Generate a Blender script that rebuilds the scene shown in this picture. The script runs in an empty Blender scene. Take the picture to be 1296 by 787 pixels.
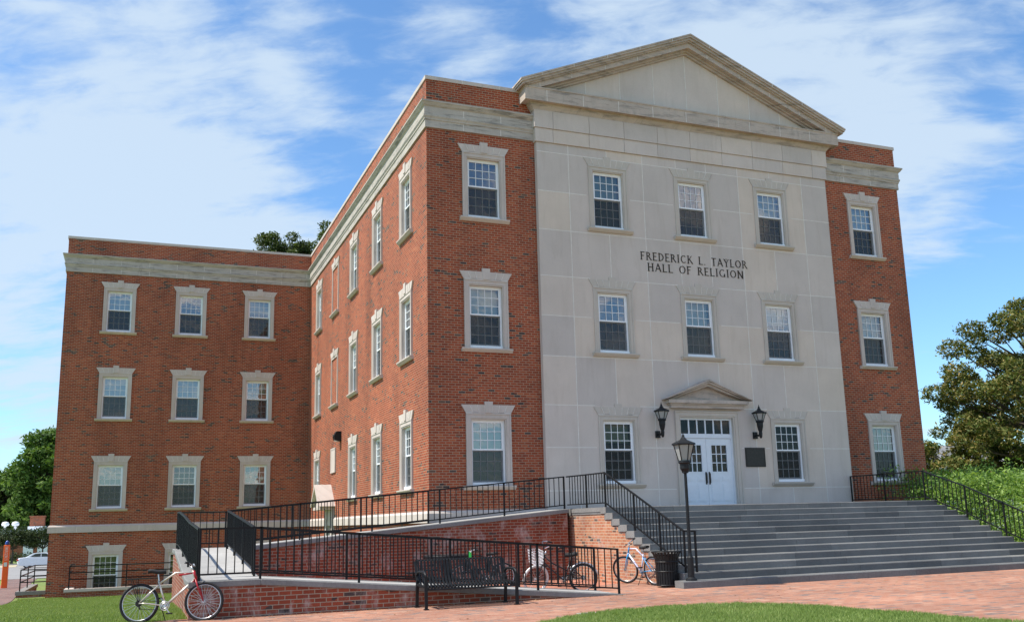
import bpy, bmesh, math, random
import numpy as np
from mathutils import Vector, Matrix
random.seed(7); rng = np.random.default_rng(7)
R = math.radians
scene = bpy.context.scene
COL = scene.collection

# ------------------------------------------------------------------ camera
FW = Vector((0.36830686, 0.90996186, 0.19057667))
def basis(yaw, pitch, roll):
    y, p, r = R(yaw), R(pitch), R(roll)
    fw = Vector((math.sin(y)*math.cos(p), math.cos(y)*math.cos(p), math.sin(p)))
    rt = Vector((math.cos(y), -math.sin(y), 0)); up = rt.cross(fw)
    rt2 = rt*math.cos(r)+up*math.sin(r); up2 = up*math.cos(r)-rt*math.sin(r)
    return fw, rt2, up2
CAMP = Vector((-7.78, -26.44, -1.141))
CF, CR, CU = basis(22.036, 10.986, -1.514)
cam_d = bpy.data.cameras.new('camera'); cam = bpy.data.objects.new('camera', cam_d); COL.objects.link(cam)
cam.matrix_world = Matrix(((CR.x, CU.x, -CF.x, CAMP.x), (CR.y, CU.y, -CF.y, CAMP.y), (CR.z, CU.z, -CF.z, CAMP.z), (0, 0, 0, 1)))
cam_d.sensor_width = 36; cam_d.lens = 36*1193.816/1296
cam_d.shift_x = -9.147/1296; cam_d.shift_y = 33.975/1296
cam_d.clip_start = .1; cam_d.clip_end = 3000
scene.camera = cam

# ------------------------------------------------------------------ sun, sky, exposure
SUN_EL, SUN_AZ = 57.0, -83.0          # azimuth measured from +Y towards +X
sd = Vector((math.sin(R(SUN_AZ))*math.cos(R(SUN_EL)), math.cos(R(SUN_AZ))*math.cos(R(SUN_EL)), math.sin(R(SUN_EL))))
sun_d = bpy.data.lights.new('sun', 'SUN'); sun_d.energy = 3.4; sun_d.angle = R(.55); sun_d.color = (1, .93, .83)
sun = bpy.data.objects.new('sun', sun_d); COL.objects.link(sun)
sun.rotation_euler = (-sd).to_track_quat('-Z', 'Y').to_euler(); sun.location = (-20, 0, 40)
scene.view_settings.view_transform = 'Standard'; scene.view_settings.look = 'None'
scene.view_settings.exposure = 1.0; scene.view_settings.gamma = 1

W = bpy.data.worlds.new('World'); scene.world = W; W.use_nodes = True
def sky_world():
    nt = W.node_tree; N = nt.nodes; L = nt.links
    for n in list(N): N.remove(n)
    out = N.new('ShaderNodeOutputWorld'); bg = N.new('ShaderNodeBackground'); bg.inputs[1].default_value = .15
    sky = N.new('ShaderNodeTexSky'); sky.sky_type = 'NISHITA'; sky.sun_disc = False
    sky.sun_elevation = R(SUN_EL); sky.sun_rotation = R(SUN_AZ); sky.air_density = 1.0; sky.dust_density = .4; sky.ozone_density = 3.0
    tc = N.new('ShaderNodeTexCoord')
    def M(op, a, b=None, c=None):
        n = N.new('ShaderNodeMath'); n.operation = op
        for i, v in enumerate((a, b, c)):
            if v is None: continue
            if isinstance(v, (int, float)): n.inputs[i].default_value = v
            else: L.new(v, n.inputs[i])
        return n.outputs[0]
    def VM(op, a, b=None):
        n = N.new('ShaderNodeVectorMath'); n.operation = op
        for i, v in enumerate((a, b)):
            if v is None: continue
            if isinstance(v, (tuple, Vector)): n.inputs[i].default_value = v
            else: L.new(v, n.inputs[i])
        return n
    D = VM('NORMALIZE', tc.outputs['Generated']).outputs[0]
    sx = N.new('ShaderNodeSeparateXYZ'); L.new(D, sx.inputs[0])
    zz = M('ADD', M('MAXIMUM', sx.outputs[2], 0.0), .22)
    px = M('DIVIDE', sx.outputs[0], zz); py = M('DIVIDE', sx.outputs[1], zz)
    # streaks run roughly from upper left to lower right of the view
    a = R(-28)
    u = M('ADD', M('MULTIPLY', px, math.cos(a)), M('MULTIPLY', py, math.sin(a)))
    v = M('SUBTRACT', M('MULTIPLY', py, math.cos(a)), M('MULTIPLY', px, math.sin(a)))
    cb = N.new('ShaderNodeCombineXYZ'); L.new(M('MULTIPLY', u, 1.9), cb.inputs[0]); L.new(M('MULTIPLY', v, 3.4), cb.inputs[1])
    n1 = N.new('ShaderNodeTexNoise'); n1.inputs['Scale'].default_value = 1.3; n1.inputs['Detail'].default_value = 9; n1.inputs['Roughness'].default_value = .55; n1.inputs['Distortion'].default_value = .3
    L.new(cb.outputs[0], n1.inputs['Vector'])
    cb2 = N.new('ShaderNodeCombineXYZ'); L.new(M('MULTIPLY', u, 4.5), cb2.inputs[0]); L.new(M('MULTIPLY', v, 9.), cb2.inputs[1])
    n2 = N.new('ShaderNodeTexNoise'); n2.inputs['Scale'].default_value = 1.6; n2.inputs['Detail'].default_value = 8; n2.inputs['Roughness'].default_value = .6; n2.inputs['Distortion'].default_value = .35
    L.new(cb2.outputs[0], n2.inputs['Vector'])
    tot = M('ADD', M('MULTIPLY', M('SUBTRACT', n1.outputs[0], .52), 3.1), M('MULTIPLY', M('SUBTRACT', n2.outputs[0], .5), 2.3))
    def px2dir(U, V):
        d = CF + CR*((U-648-9.147)/1193.8) - CU*((V-393.5-33.975)/1193.8)
        return d.normalized()
    banks = [(80, 210, 210, .62), (240, 220, 170, .55), (350, 290, 120, .45), (60, 290, 170, .35), (130, 0, 110, .36), (300, 0, 120, .42), (395, 110, 60, .25), (470, 150, 60, .25),
             (720, 90, 200, .42), (850, 60, 190, .5), (990, 120, 160, .5), (1110, 210, 120, .5), (1220, 150, 130, .5), (1160, 290, 70, .35), (560, 60, 80, .3), (40, 425, 80, .34), (30, 500, 70, .3), (1180, 250, 90, .25),
             (250, 95, 70, -.4), (340, 150, 50, -.25), (480, 40, 110, -.35), (430, 210, 55, -.3), (1210, 340, 110, -.5), (1240, 440, 120, -.35), (1020, 20, 60, -.2), (60, 375, 50, -.45), (70, 80, 45, -.3), (560, 150, 50, -.2), (30, 560, 60, .1)]
    for U, V, rad, amp in banks:
        dp = VM('DOT_PRODUCT', D, px2dir(U, V)).outputs['Value']
        mr = N.new('ShaderNodeMapRange'); mr.interpolation_type = 'SMOOTHSTEP'
        mr.inputs['From Min'].default_value = math.cos(rad*1.25/1193.8); mr.inputs['From Max'].default_value = math.cos(rad*.25/1193.8)
        mr.inputs['To Min'].default_value = 0; mr.inputs['To Max'].default_value = amp
        L.new(dp, mr.inputs['Value']); tot = M('ADD', tot, mr.outputs[0])
    mr = N.new('ShaderNodeMapRange'); mr.interpolation_type = 'SMOOTHSTEP'
    mr.inputs['From Min'].default_value = -.30; mr.inputs['From Max'].default_value = 1.05; mr.inputs['To Max'].default_value = .84
    L.new(tot, mr.inputs['Value'])
    mx = N.new('ShaderNodeMix'); mx.data_type = 'RGBA'; L.new(mr.outputs[0], mx.inputs[0])
    tint = N.new('ShaderNodeMix'); tint.data_type = 'RGBA'; tint.blend_type = 'MULTIPLY'; tint.inputs[0].default_value = 1; tint.inputs[7].default_value = (.49, .635, .72, 1)
    L.new(sky.outputs[0], tint.inputs[6]); L.new(tint.outputs[2], mx.inputs[6]); 
    # cloud colour brightened and warmed behind the camera, added as unseen fill light
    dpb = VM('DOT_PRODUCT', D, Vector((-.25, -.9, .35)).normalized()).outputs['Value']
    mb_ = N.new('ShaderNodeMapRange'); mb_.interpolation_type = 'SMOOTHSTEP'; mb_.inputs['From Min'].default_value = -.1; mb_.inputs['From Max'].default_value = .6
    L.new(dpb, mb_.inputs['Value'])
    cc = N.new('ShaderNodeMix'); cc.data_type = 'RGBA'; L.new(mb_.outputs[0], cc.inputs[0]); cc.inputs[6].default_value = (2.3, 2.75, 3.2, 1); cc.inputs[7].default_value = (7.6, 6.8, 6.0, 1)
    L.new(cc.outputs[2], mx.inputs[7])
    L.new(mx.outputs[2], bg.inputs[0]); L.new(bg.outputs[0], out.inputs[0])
sky_world()

# ------------------------------------------------------------------ node helpers and materials
class NB:
    def __init__(s, name):
        s.m = bpy.data.materials.new(name); s.m.use_nodes = True; s.nt = s.m.node_tree; s.N = s.nt.nodes; s.L = s.nt.links
        for n in list(s.N): s.N.remove(n)
        s.out = s.N.new('ShaderNodeOutputMaterial')
    def M(s, op, a, b=None, c=None, clamp=False):
        n = s.N.new('ShaderNodeMath'); n.operation = op; n.use_clamp = clamp
        for i, v in enumerate((a, b, c)):
            if v is None: continue
            if isinstance(v, (int, float)): n.inputs[i].default_value = v
            else: s.L.new(v, n.inputs[i])
        return n.outputs[0]
    def mix(s, fac, a, b, mode='MIX'):
        n = s.N.new('ShaderNodeMix'); n.data_type = 'RGBA'; n.blend_type = mode
        for i, v in ((0, fac), (6, a), (7, b)):
            if isinstance(v, (int, float)): n.inputs[i].default_value = v
            elif isinstance(v, tuple): n.inputs[i].default_value = (*v, 1) if len(v) == 3 else v
            else: s.L.new(v, n.inputs[i])
        return n.outputs[2]
    def noise(s, vec, scale, detail=4, rough=.5, dist=0.):
        n = s.N.new('ShaderNodeTexNoise'); n.inputs['Scale'].default_value = scale; n.inputs['Detail'].default_value = detail
        n.inputs['Roughness'].default_value = rough; n.inputs['Distortion'].default_value = dist
        if vec is not None: s.L.new(vec, n.inputs['Vector'])
        return n.outputs[0]
    def ramp(s, fac, stops, const=False):
        n = s.N.new('ShaderNodeValToRGB'); e = n.color_ramp.elements
        if const: n.color_ramp.interpolation = 'CONSTANT'
        while len(e) < len(stops): e.new(.5)
        for k, (p, c) in enumerate(stops):
            e[k].position = p; e[k].color = (*c, 1) if len(c) == 3 else c
        s.L.new(fac, n.inputs[0]); return n.outputs[0]
    def rng_(s, v, a, b, c=0., d=1., smooth=False):
        n = s.N.new('ShaderNodeMapRange'); n.inputs[1].default_value = a; n.inputs[2].default_value = b; n.inputs[3].default_value = c; n.inputs[4].default_value = d
        if smooth: n.interpolation_type = 'SMOOTHSTEP'
        s.L.new(v, n.inputs[0]); return n.outputs[0]
    def vec(s, x, y, z=0.):
        n = s.N.new('ShaderNodeCombineXYZ')
        for i, v in enumerate((x, y, z)):
            if isinstance(v, (int, float)): n.inputs[i].default_value = v
            else: s.L.new(v, n.inputs[i])
        return n.outputs[0]
    def geo(s):
        g = s.N.new('ShaderNodeNewGeometry'); return g
    def sep(s, v):
        n = s.N.new('ShaderNodeSeparateXYZ'); s.L.new(v, n.inputs[0]); return n.outputs
    def white(s, v, dim='3D'):
        n = s.N.new('ShaderNodeTexWhiteNoise'); n.noise_dimensions = dim; s.L.new(v, n.inputs['Vector']); return n.outputs[0]
    def bump(s, h, dist, strength=1.):
        n = s.N.new('ShaderNodeBump'); n.inputs['Distance'].default_value = dist; n.inputs['Strength'].default_value = strength
        s.L.new(h, n.inputs['Height']); return n.outputs[0]
    def bsdf(s, col, rough=.8, normal=None, spec=.5, metal=0., coat=0.):
        n = s.N.new('ShaderNodeBsdfPrincipled')
        for k, v in (('Base Color', col), ('Roughness', rough), ('Specular IOR Level', spec), ('Metallic', metal), ('Coat Weight', coat)):
            i = n.inputs[k]
            if isinstance(v, tuple): i.default_value = (*v, 1) if len(v) == 3 else v
            elif isinstance(v, (int, float)): i.default_value = v
            else: s.L.new(v, i)
        if normal is not None: s.L.new(normal, n.inputs['Normal'])
        s.L.new(n.outputs[0], s.out.inputs[0]); return n

def brick_mat(name, h=.075, P=.208, ls=.213, mort=.0078, reds=None, mortar=(.38, .275, .19), darkp=.42, stain=0., eff=0., header=False):
    b = NB(name); g = b.geo(); p = b.sep(g.outputs['Position']); n = b.sep(g.outputs['True Normal'])
    isx = b.M('GREATER_THAN', b.M('ABSOLUTE', n[0]), .6)
    u = b.M('ADD', b.M('MULTIPLY', p[1], isx), b.M('MULTIPLY', p[0], b.M('SUBTRACT', 1, isx)))
    v = p[2]
    vr = b.M('DIVIDE', v, h); row = b.M('FLOOR', vr); vf = b.M('MULTIPLY', b.M('FRACT', vr), h)
    odd = b.M('FLOORED_MODULO', row, 2.0)
    s_ = b.M('ADD', b.M('DIVIDE', u, P), b.M('MULTIPLY', odd, .5)); cell = b.M('FLOOR', s_); t = b.M('MULTIPLY', b.M('FRACT', s_), P)
    if header:
        hd = b.M('GREATER_THAN', t, ls)
        de = b.M('MINIMUM', b.M('MINIMUM', t, b.M('SUBTRACT', P, t)), b.M('ABSOLUTE', b.M('SUBTRACT', t, ls)))
    else:
        hd = b.M('MULTIPLY', cell, 0.); de = b.M('MINIMUM', t, b.M('SUBTRACT', P, t))
    dv = b.M('MINIMUM', vf, b.M('SUBTRACT', h, vf))
    dd = b.M('MINIMUM', de, dv)
    wob = b.noise(g.outputs['Position'], 60, 2)
    brickm = b.rng_(b.M('ADD', dd, b.M('MULTIPLY', b.M('SUBTRACT', wob, .5), .004)), mort-.0015, mort+.0015)
    idv = b.vec(b.M('ADD', b.M('MULTIPLY', cell, 2.), hd), row, b.M('MULTIPLY', isx, 7.))
    r1 = b.white(idv); r2 = b.white(b.vec(row, b.M('MULTIPLY', cell, 3.1), hd))
    reds = reds or [(0, (.22, .046, .022)), (.3, (.30, .063, .027)), (.6, (.35, .078, .032)), (.85, (.25, .053, .024)), (1, (.40, .115, .05))]
    col = b.ramp(r1, reds)
    cl = b.noise(b.vec(b.M('MULTIPLY', u, .9), b.M('MULTIPLY', v, 3.2), b.M('MULTIPLY', isx, 5.)), 1.0, 3, .6)
    thr = b.rng_(cl, .50, .72, .012, darkp)
    dark = b.M('LESS_THAN', r2, thr)
    col = b.mix(b.M('MULTIPLY', dark, .9), col, b.ramp(r1, [(0, (.03, .034, .036)), (.6, (.06, .058, .056)), (1, (.12, .08, .06))]))
    fine = b.noise(g.outputs['Position'], 35, 5, .6)
    big = b.noise(g.outputs['Position'], .5, 4, .6)
    colm = b.mix(b.rng_(big, .35, .7, 0, .5), mortar, tuple(c*.78 for c in mortar))
    col = b.mix(brickm, colm, col)
    col = b.mix(1., col, b.ramp(b.M('ADD', b.M('MULTIPLY', big, .6), b.M('MULTIPLY', fine, .4)), [(.3, (.8, .8, .8)), (.7, (1.15, 1.12, 1.1))]), 'MULTIPLY')
    if eff > 0:   # pale salt bloom on retaining walls
        e = b.noise(b.vec(b.M('MULTIPLY', u, 1.6), b.M('MULTIPLY', v, 1.1), 3.), 1.4, 6, .65, .6)
        e2 = b.noise(b.vec(b.M('MULTIPLY', u, 9.), b.M('MULTIPLY', v, 3.), 1.), 1., 4, .6)
        col = b.mix(b.M('MULTIPLY', b.rng_(e, .52, .66), b.rng_(e2, .35, .65, .1, eff)), col, (.5, .42, .38))
    dr = b.noise(b.vec(b.M('MULTIPLY', u, .55), 7., b.M('MULTIPLY', v, .16)), 1., 5, .65, .5)
    col = b.mix(1., col, b.ramp(dr, [(.32, (.74, .74, .76)), (.5, (1., 1., 1.)), (.68, (1.14, 1.1, 1.07))]), 'MULTIPLY')
    bp_ = b.bump(b.M('ADD', brickm, b.M('MULTIPLY', fine, .35)), .004, .8)
    b.bsdf(col, .88, bp_, .25)
    return b.m

def pave_mat(name, cols, mortar, L_=.205, h=.103, grey=.45, ang=0.):
    b = NB(name); g = b.geo(); p = b.sep(g.outputs['Position'])
    ca, sa = math.cos(ang), math.sin(ang)
    u = b.M('ADD', b.M('MULTIPLY', p[0], ca), b.M('MULTIPLY', p[1], sa)); v = b.M('SUBTRACT', b.M('MULTIPLY', p[1], ca), b.M('MULTIPLY', p[0], sa))
    vr = b.M('DIVIDE', v, h); row = b.M('FLOOR', vr); vf = b.M('MULTIPLY', b.M('FRACT', vr), h)
    s_ = b.M('ADD', b.M('DIVIDE', u, L_), b.M('MULTIPLY', b.M('FLOORED_MODULO', row, 2.), .5)); cell = b.M('FLOOR', s_); t = b.M('MULTIPLY', b.M('FRACT', s_), L_)
    dd = b.M('MINIMUM', b.M('MINIMUM', t, b.M('SUBTRACT', L_, t)), b.M('MINIMUM', vf, b.M('SUBTRACT', h, vf)))
    m = b.rng_(dd, .0015, .004)
    r1 = b.white(b.vec(cell, row, 1.)); r2 = b.white(b.vec(row, cell, 4.))
    col = b.ramp(r1, cols)
    cl = b.noise(b.vec(b.M('MULTIPLY', p[0], .8), b.M('MULTIPLY', p[1], 2.2), 0.), 1.1, 4, .65)
    col = b.mix(b.M('MULTIPLY', b.M('LESS_THAN', r2, b.rng_(cl, .46, .66, .03, grey)), .8), col, (.17, .15, .14))
    col = b.mix(m, mortar, col)
    big = b.noise(g.outputs['Position'], .45, 6, .65, .3); fine = b.noise(g.outputs['Position'], 22, 6, .7)
    col = b.mix(1., col, b.ramp(b.M('ADD', b.M('MULTIPLY', big, .65), b.M('MULTIPLY', fine, .35)), [(.3, (.58, .58, .6)), (.68, (1.18, 1.14, 1.1))]), 'MULTIPLY')
    b.bsdf(col, .9, b.bump(b.M('ADD', b.M('ADD', m, b.M('MULTIPLY', r1, .6)), b.M('MULTIPLY', fine, .5)), .004, .8), .2)
    return b.m

def stone_mat(name, base, var=.14, streak=.25, scale=1., rough=.85, attr=False, dirt=(.55, .52, .46), speck=0., pits=.3, av=0.):
    b = NB(name); g = b.geo(); p = b.sep(g.outputs['Position'])
    big = b.noise(g.outputs['Position'], .8*scale, 5, .6); fine = b.noise(g.outputs['Position'], 28*scale, 6, .7)
    st = b.noise(b.vec(b.M('MULTIPLY', b.M('ADD', p[0], p[1]), 3.6), 2., b.M('MULTIPLY', p[2], .5)), 1.*scale, 7, .72, .6)
    f = b.M('ADD', b.M('MULTIPLY', big, .6), b.M('MULTIPLY', fine, .4))
    col = b.mix(1., base, b.ramp(f, [(.28, (1-var*1.6,)*3), (.72, (1+var,)*3)]), 'MULTIPLY')
    col = b.mix(b.rng_(st, .5, .78, 0, streak), col, tuple(base[i]*dirt[i] for i in range(3)))
    if attr:
        a = b.N.new('ShaderNodeAttribute'); a.attribute_name = 'blk'
        col = b.mix(1., col, b.ramp(a.outputs['Fac'], [(0, (.9-av, .915-av, .93-av)), (.5, (1., 1., 1.)), (1, (1.06+av, 1.03+av, .97+av))]), 'MULTIPLY')
    if speck:
        sp = b.noise(g.outputs['Position'], 160, 2, .5)
        col = b.mix(b.rng_(sp, .4, .62), b.mix(1., col, (1-speck,)*3, 'MULTIPLY'), b.mix(1., col, (1+speck,)*3, 'MULTIPLY'))
    b.bsdf(col, rough, b.bump(fine, .004, pits), .3)
    return b.m

def plain_mat(name, col, rough=.6, spec=.5, metal=0., var=.1, scale=6., coat=0., bump=0.):
    b = NB(name); g = b.geo(); n = b.noise(g.outputs['Position'], scale, 5, .6)
    c = b.mix(1., col, b.ramp(n, [(.3, (1-var,)*3), (.7, (1+var,)*3)]), 'MULTIPLY')
    b.bsdf(c, b.rng_(n, .3, .7, max(.02, rough-.08), min(1, rough+.08)), b.bump(n, .003, bump) if bump else None, spec, metal, coat)
    return b.m

def leaf_mat(name, stops, trans=.35, rough=.5, spec=.35):
    b = NB(name); g = b.geo()
    pos = b.noise(g.outputs['Position'], .55, 3, .6)
    f = b.M('ADD', b.M('MULTIPLY', g.outputs['Random Per Island'], .62), b.M('MULTIPLY', pos, .38))
    col = b.ramp(f, stops)
    p = b.bsdf(col, rough, None, spec)
    tr = b.N.new('ShaderNodeBsdfTranslucent'); b.L.new(b.mix(1., col, (1.3, 1.35, .6), 'MULTIPLY'), tr.inputs[0])
    mx = b.N.new('ShaderNodeMixShader'); mx.inputs[0].default_value = trans
    b.L.new(p.outputs[0], mx.inputs[1]); b.L.new(tr.outputs[0], mx.inputs[2]); b.L.new(mx.outputs[0], b.out.inputs[0])
    return b.m

def glass_mat(name, tint=(.72, .78, .76), refl=.1, ior=1.5):
    b = NB(name); t = b.N.new('ShaderNodeBsdfTransparent'); t.inputs[0].default_value = (*tint, 1)
    gl = b.N.new('ShaderNodeBsdfGlossy'); gl.inputs['Roughness'].default_value = .012
    g = b.geo(); nz = b.noise(g.outputs['Position'], 1.7, 2); b.L.new(b.bump(nz, .006, .4), gl.inputs['Normal'])
    fr = b.N.new('ShaderNodeFresnel'); fr.inputs[0].default_value = ior
    mx = b.N.new('ShaderNodeMixShader'); b.L.new(b.M('ADD', b.M('MULTIPLY', fr.outputs[0], 1.7), refl, clamp=True), mx.inputs[0])
    b.L.new(t.outputs[0], mx.inputs[1]); b.L.new(gl.outputs[0], mx.inputs[2]); b.L.new(mx.outputs[0], b.out.inputs[0])
    return b.m
def screen_mat(name):
    b = NB(name); t = b.N.new('ShaderNodeBsdfTransparent'); t.inputs[0].default_value = (.75, .75, .75, 1)
    d_ = b.N.new('ShaderNodeBsdfDiffuse'); d_.inputs[0].default_value = (.06, .062, .06, 1)
    mx = b.N.new('ShaderNodeMixShader'); mx.inputs[0].default_value = .42
    b.L.new(t.outputs[0], mx.inputs[1]); b.L.new(d_.outputs[0], mx.inputs[2]); b.L.new(mx.outputs[0], b.out.inputs[0])
    return b.m

MT = {}
MT['brick'] = brick_mat('brick')
MT['brick_ramp'] = brick_mat('ramp_brick', eff=.75, h=.078, P=.213, header=False, darkp=.35, mortar=(.34, .27, .20), reds=[(0, (.22, .05, .026)), (.5, (.28, .066, .033)), (1, (.19, .045, .026))])
MT['brick_flank'] = brick_mat('flank_brick', eff=.5, darkp=.5, mortar=(.50, .41, .30), reds=[(0, (.34, .13, .07)), (.5, (.46, .22, .12)), (1, (.38, .13, .07))])
MT['stone'] = stone_mat('limestone', (.575, .506, .45), attr=True, var=.085, streak=.5, dirt=(.74, .71, .66))
MT['joint'] = plain_mat('pointing', (.665, .63, .575), .9, .2)
MT['trim'] = stone_mat('limestone_trim', (.545, .48, .43), var=.1, streak=.4, dirt=(.5, .47, .42))
def cornice_mat(name='weathered_cornice', base=(.45, .41, .36), k=.75):
    b = NB(name); g = b.geo(); p = b.sep(g.outputs['Position'])
    u = b.M('ADD', p[0], b.M('MULTIPLY', p[1], 1.01)); fine = b.noise(g.outputs['Position'], 30, 6, .7); big = b.noise(g.outputs['Position'], 1.1, 5, .6)
    hz = b.noise(b.vec(b.M('MULTIPLY', u, 1.1), 0., b.M('MULTIPLY', p[2], 9.)), 1.0, 6, .7, .5)      # soot lying along the mouldings
    dr_ = b.noise(b.vec(b.M('MULTIPLY', u, 6.), 3., b.M('MULTIPLY', p[2], 1.3)), 1.0, 6, .7, .5)
    col = b.mix(1., base, b.ramp(b.M('ADD', b.M('MULTIPLY', big, .6), b.M('MULTIPLY', fine, .4)), [(.28, (.8,)*3), (.72, (1.15,)*3)]), 'MULTIPLY')
    col = b.mix(b.rng_(hz, .5, .66, 0, k), col, (.13, .125, .115))
    col = b.mix(b.M('MULTIPLY', b.rng_(dr_, .52, .7, 0, .5), b.rng_(big, .4, .6)), col, (.17, .16, .145))
    b.bsdf(col, .88, b.bump(fine, .005, .5), .25); return b.m
MT['cornice'] = cornice_mat(); MT['pedst'] = cornice_mat('weathered_pediment', (.47, .40, .34), .62)
MT['trimb'] = stone_mat('bay_trim', (.515, .465, .405), var=.08, streak=.3, dirt=(.6, .56, .5))
MT['granite'] = stone_mat('step_granite', (.165, .167, .163), var=.22, streak=.35, attr=True, speck=.22, rough=.8, av=.32, dirt=(.6, .6, .62))
MT['concrete'] = stone_mat('concrete', (.38, .375, .355), var=.2, streak=.35, speck=.06)
MT['coping'] = stone_mat('ramp_coping', (.23, .228, .218), var=.26, streak=.5, speck=.12)
MT['white'] = plain_mat('white_paint', (.80, .82, .84), .45, .4, var=.04)
MT['door'] = plain_mat('door_paint', (.66, .71, .76), .42, .4, var=.04)
MT['muntin'] = plain_mat('white_muntin', (.72, .74, .75), .5, .4, var=.03)
MT['black'] = plain_mat('black_iron', (.008, .0085, .009), .5, .25, var=.2)
MT['blackp'] = plain_mat('black_powder_coat', (.010, .011, .012), .5, .28, var=.25, scale=20)
MT['rubber'] = plain_mat('tyre_rubber', (.02, .02, .02), .8, .3)
MT['alloy'] = plain_mat('alloy', (.55, .56, .57), .35, .5, .8)
MT['chrome'] = plain_mat('chrome', (.75, .76, .78), .15, .5, 1.)
MT['bronze'] = plain_mat('dark_bronze', (.03, .027, .024), .45, .5, .4, var=.3, scale=15)
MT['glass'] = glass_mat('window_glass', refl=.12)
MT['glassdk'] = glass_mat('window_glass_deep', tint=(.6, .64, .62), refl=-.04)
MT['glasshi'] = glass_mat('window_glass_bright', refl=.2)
MT['screen'] = screen_mat('insect_screen')
MT['blind'] = plain_mat('blind_fabric', (.66, .69, .67), .9, .1, var=.08)
MT['blindg'] = plain_mat('green_blind_reflection', (.30, .34, .25), .9, .1, var=.12, scale=3)  # greenish blinds; their colour also stands in for trees reflected in the panes
MT['interior'] = plain_mat('room_dark', (.05, .05, .048), .9, .1, var=.3, scale=1)
MT['roof'] = plain_mat('roof_membrane', (.2, .2, .2), .9, .1)
MT['lampglass'] = NB('lamp_glass').m
b = NB('lamp_glass'); b.bsdf((.30, .31, .30), .2, None, .5); MT['lampglass'] = b.m

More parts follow.
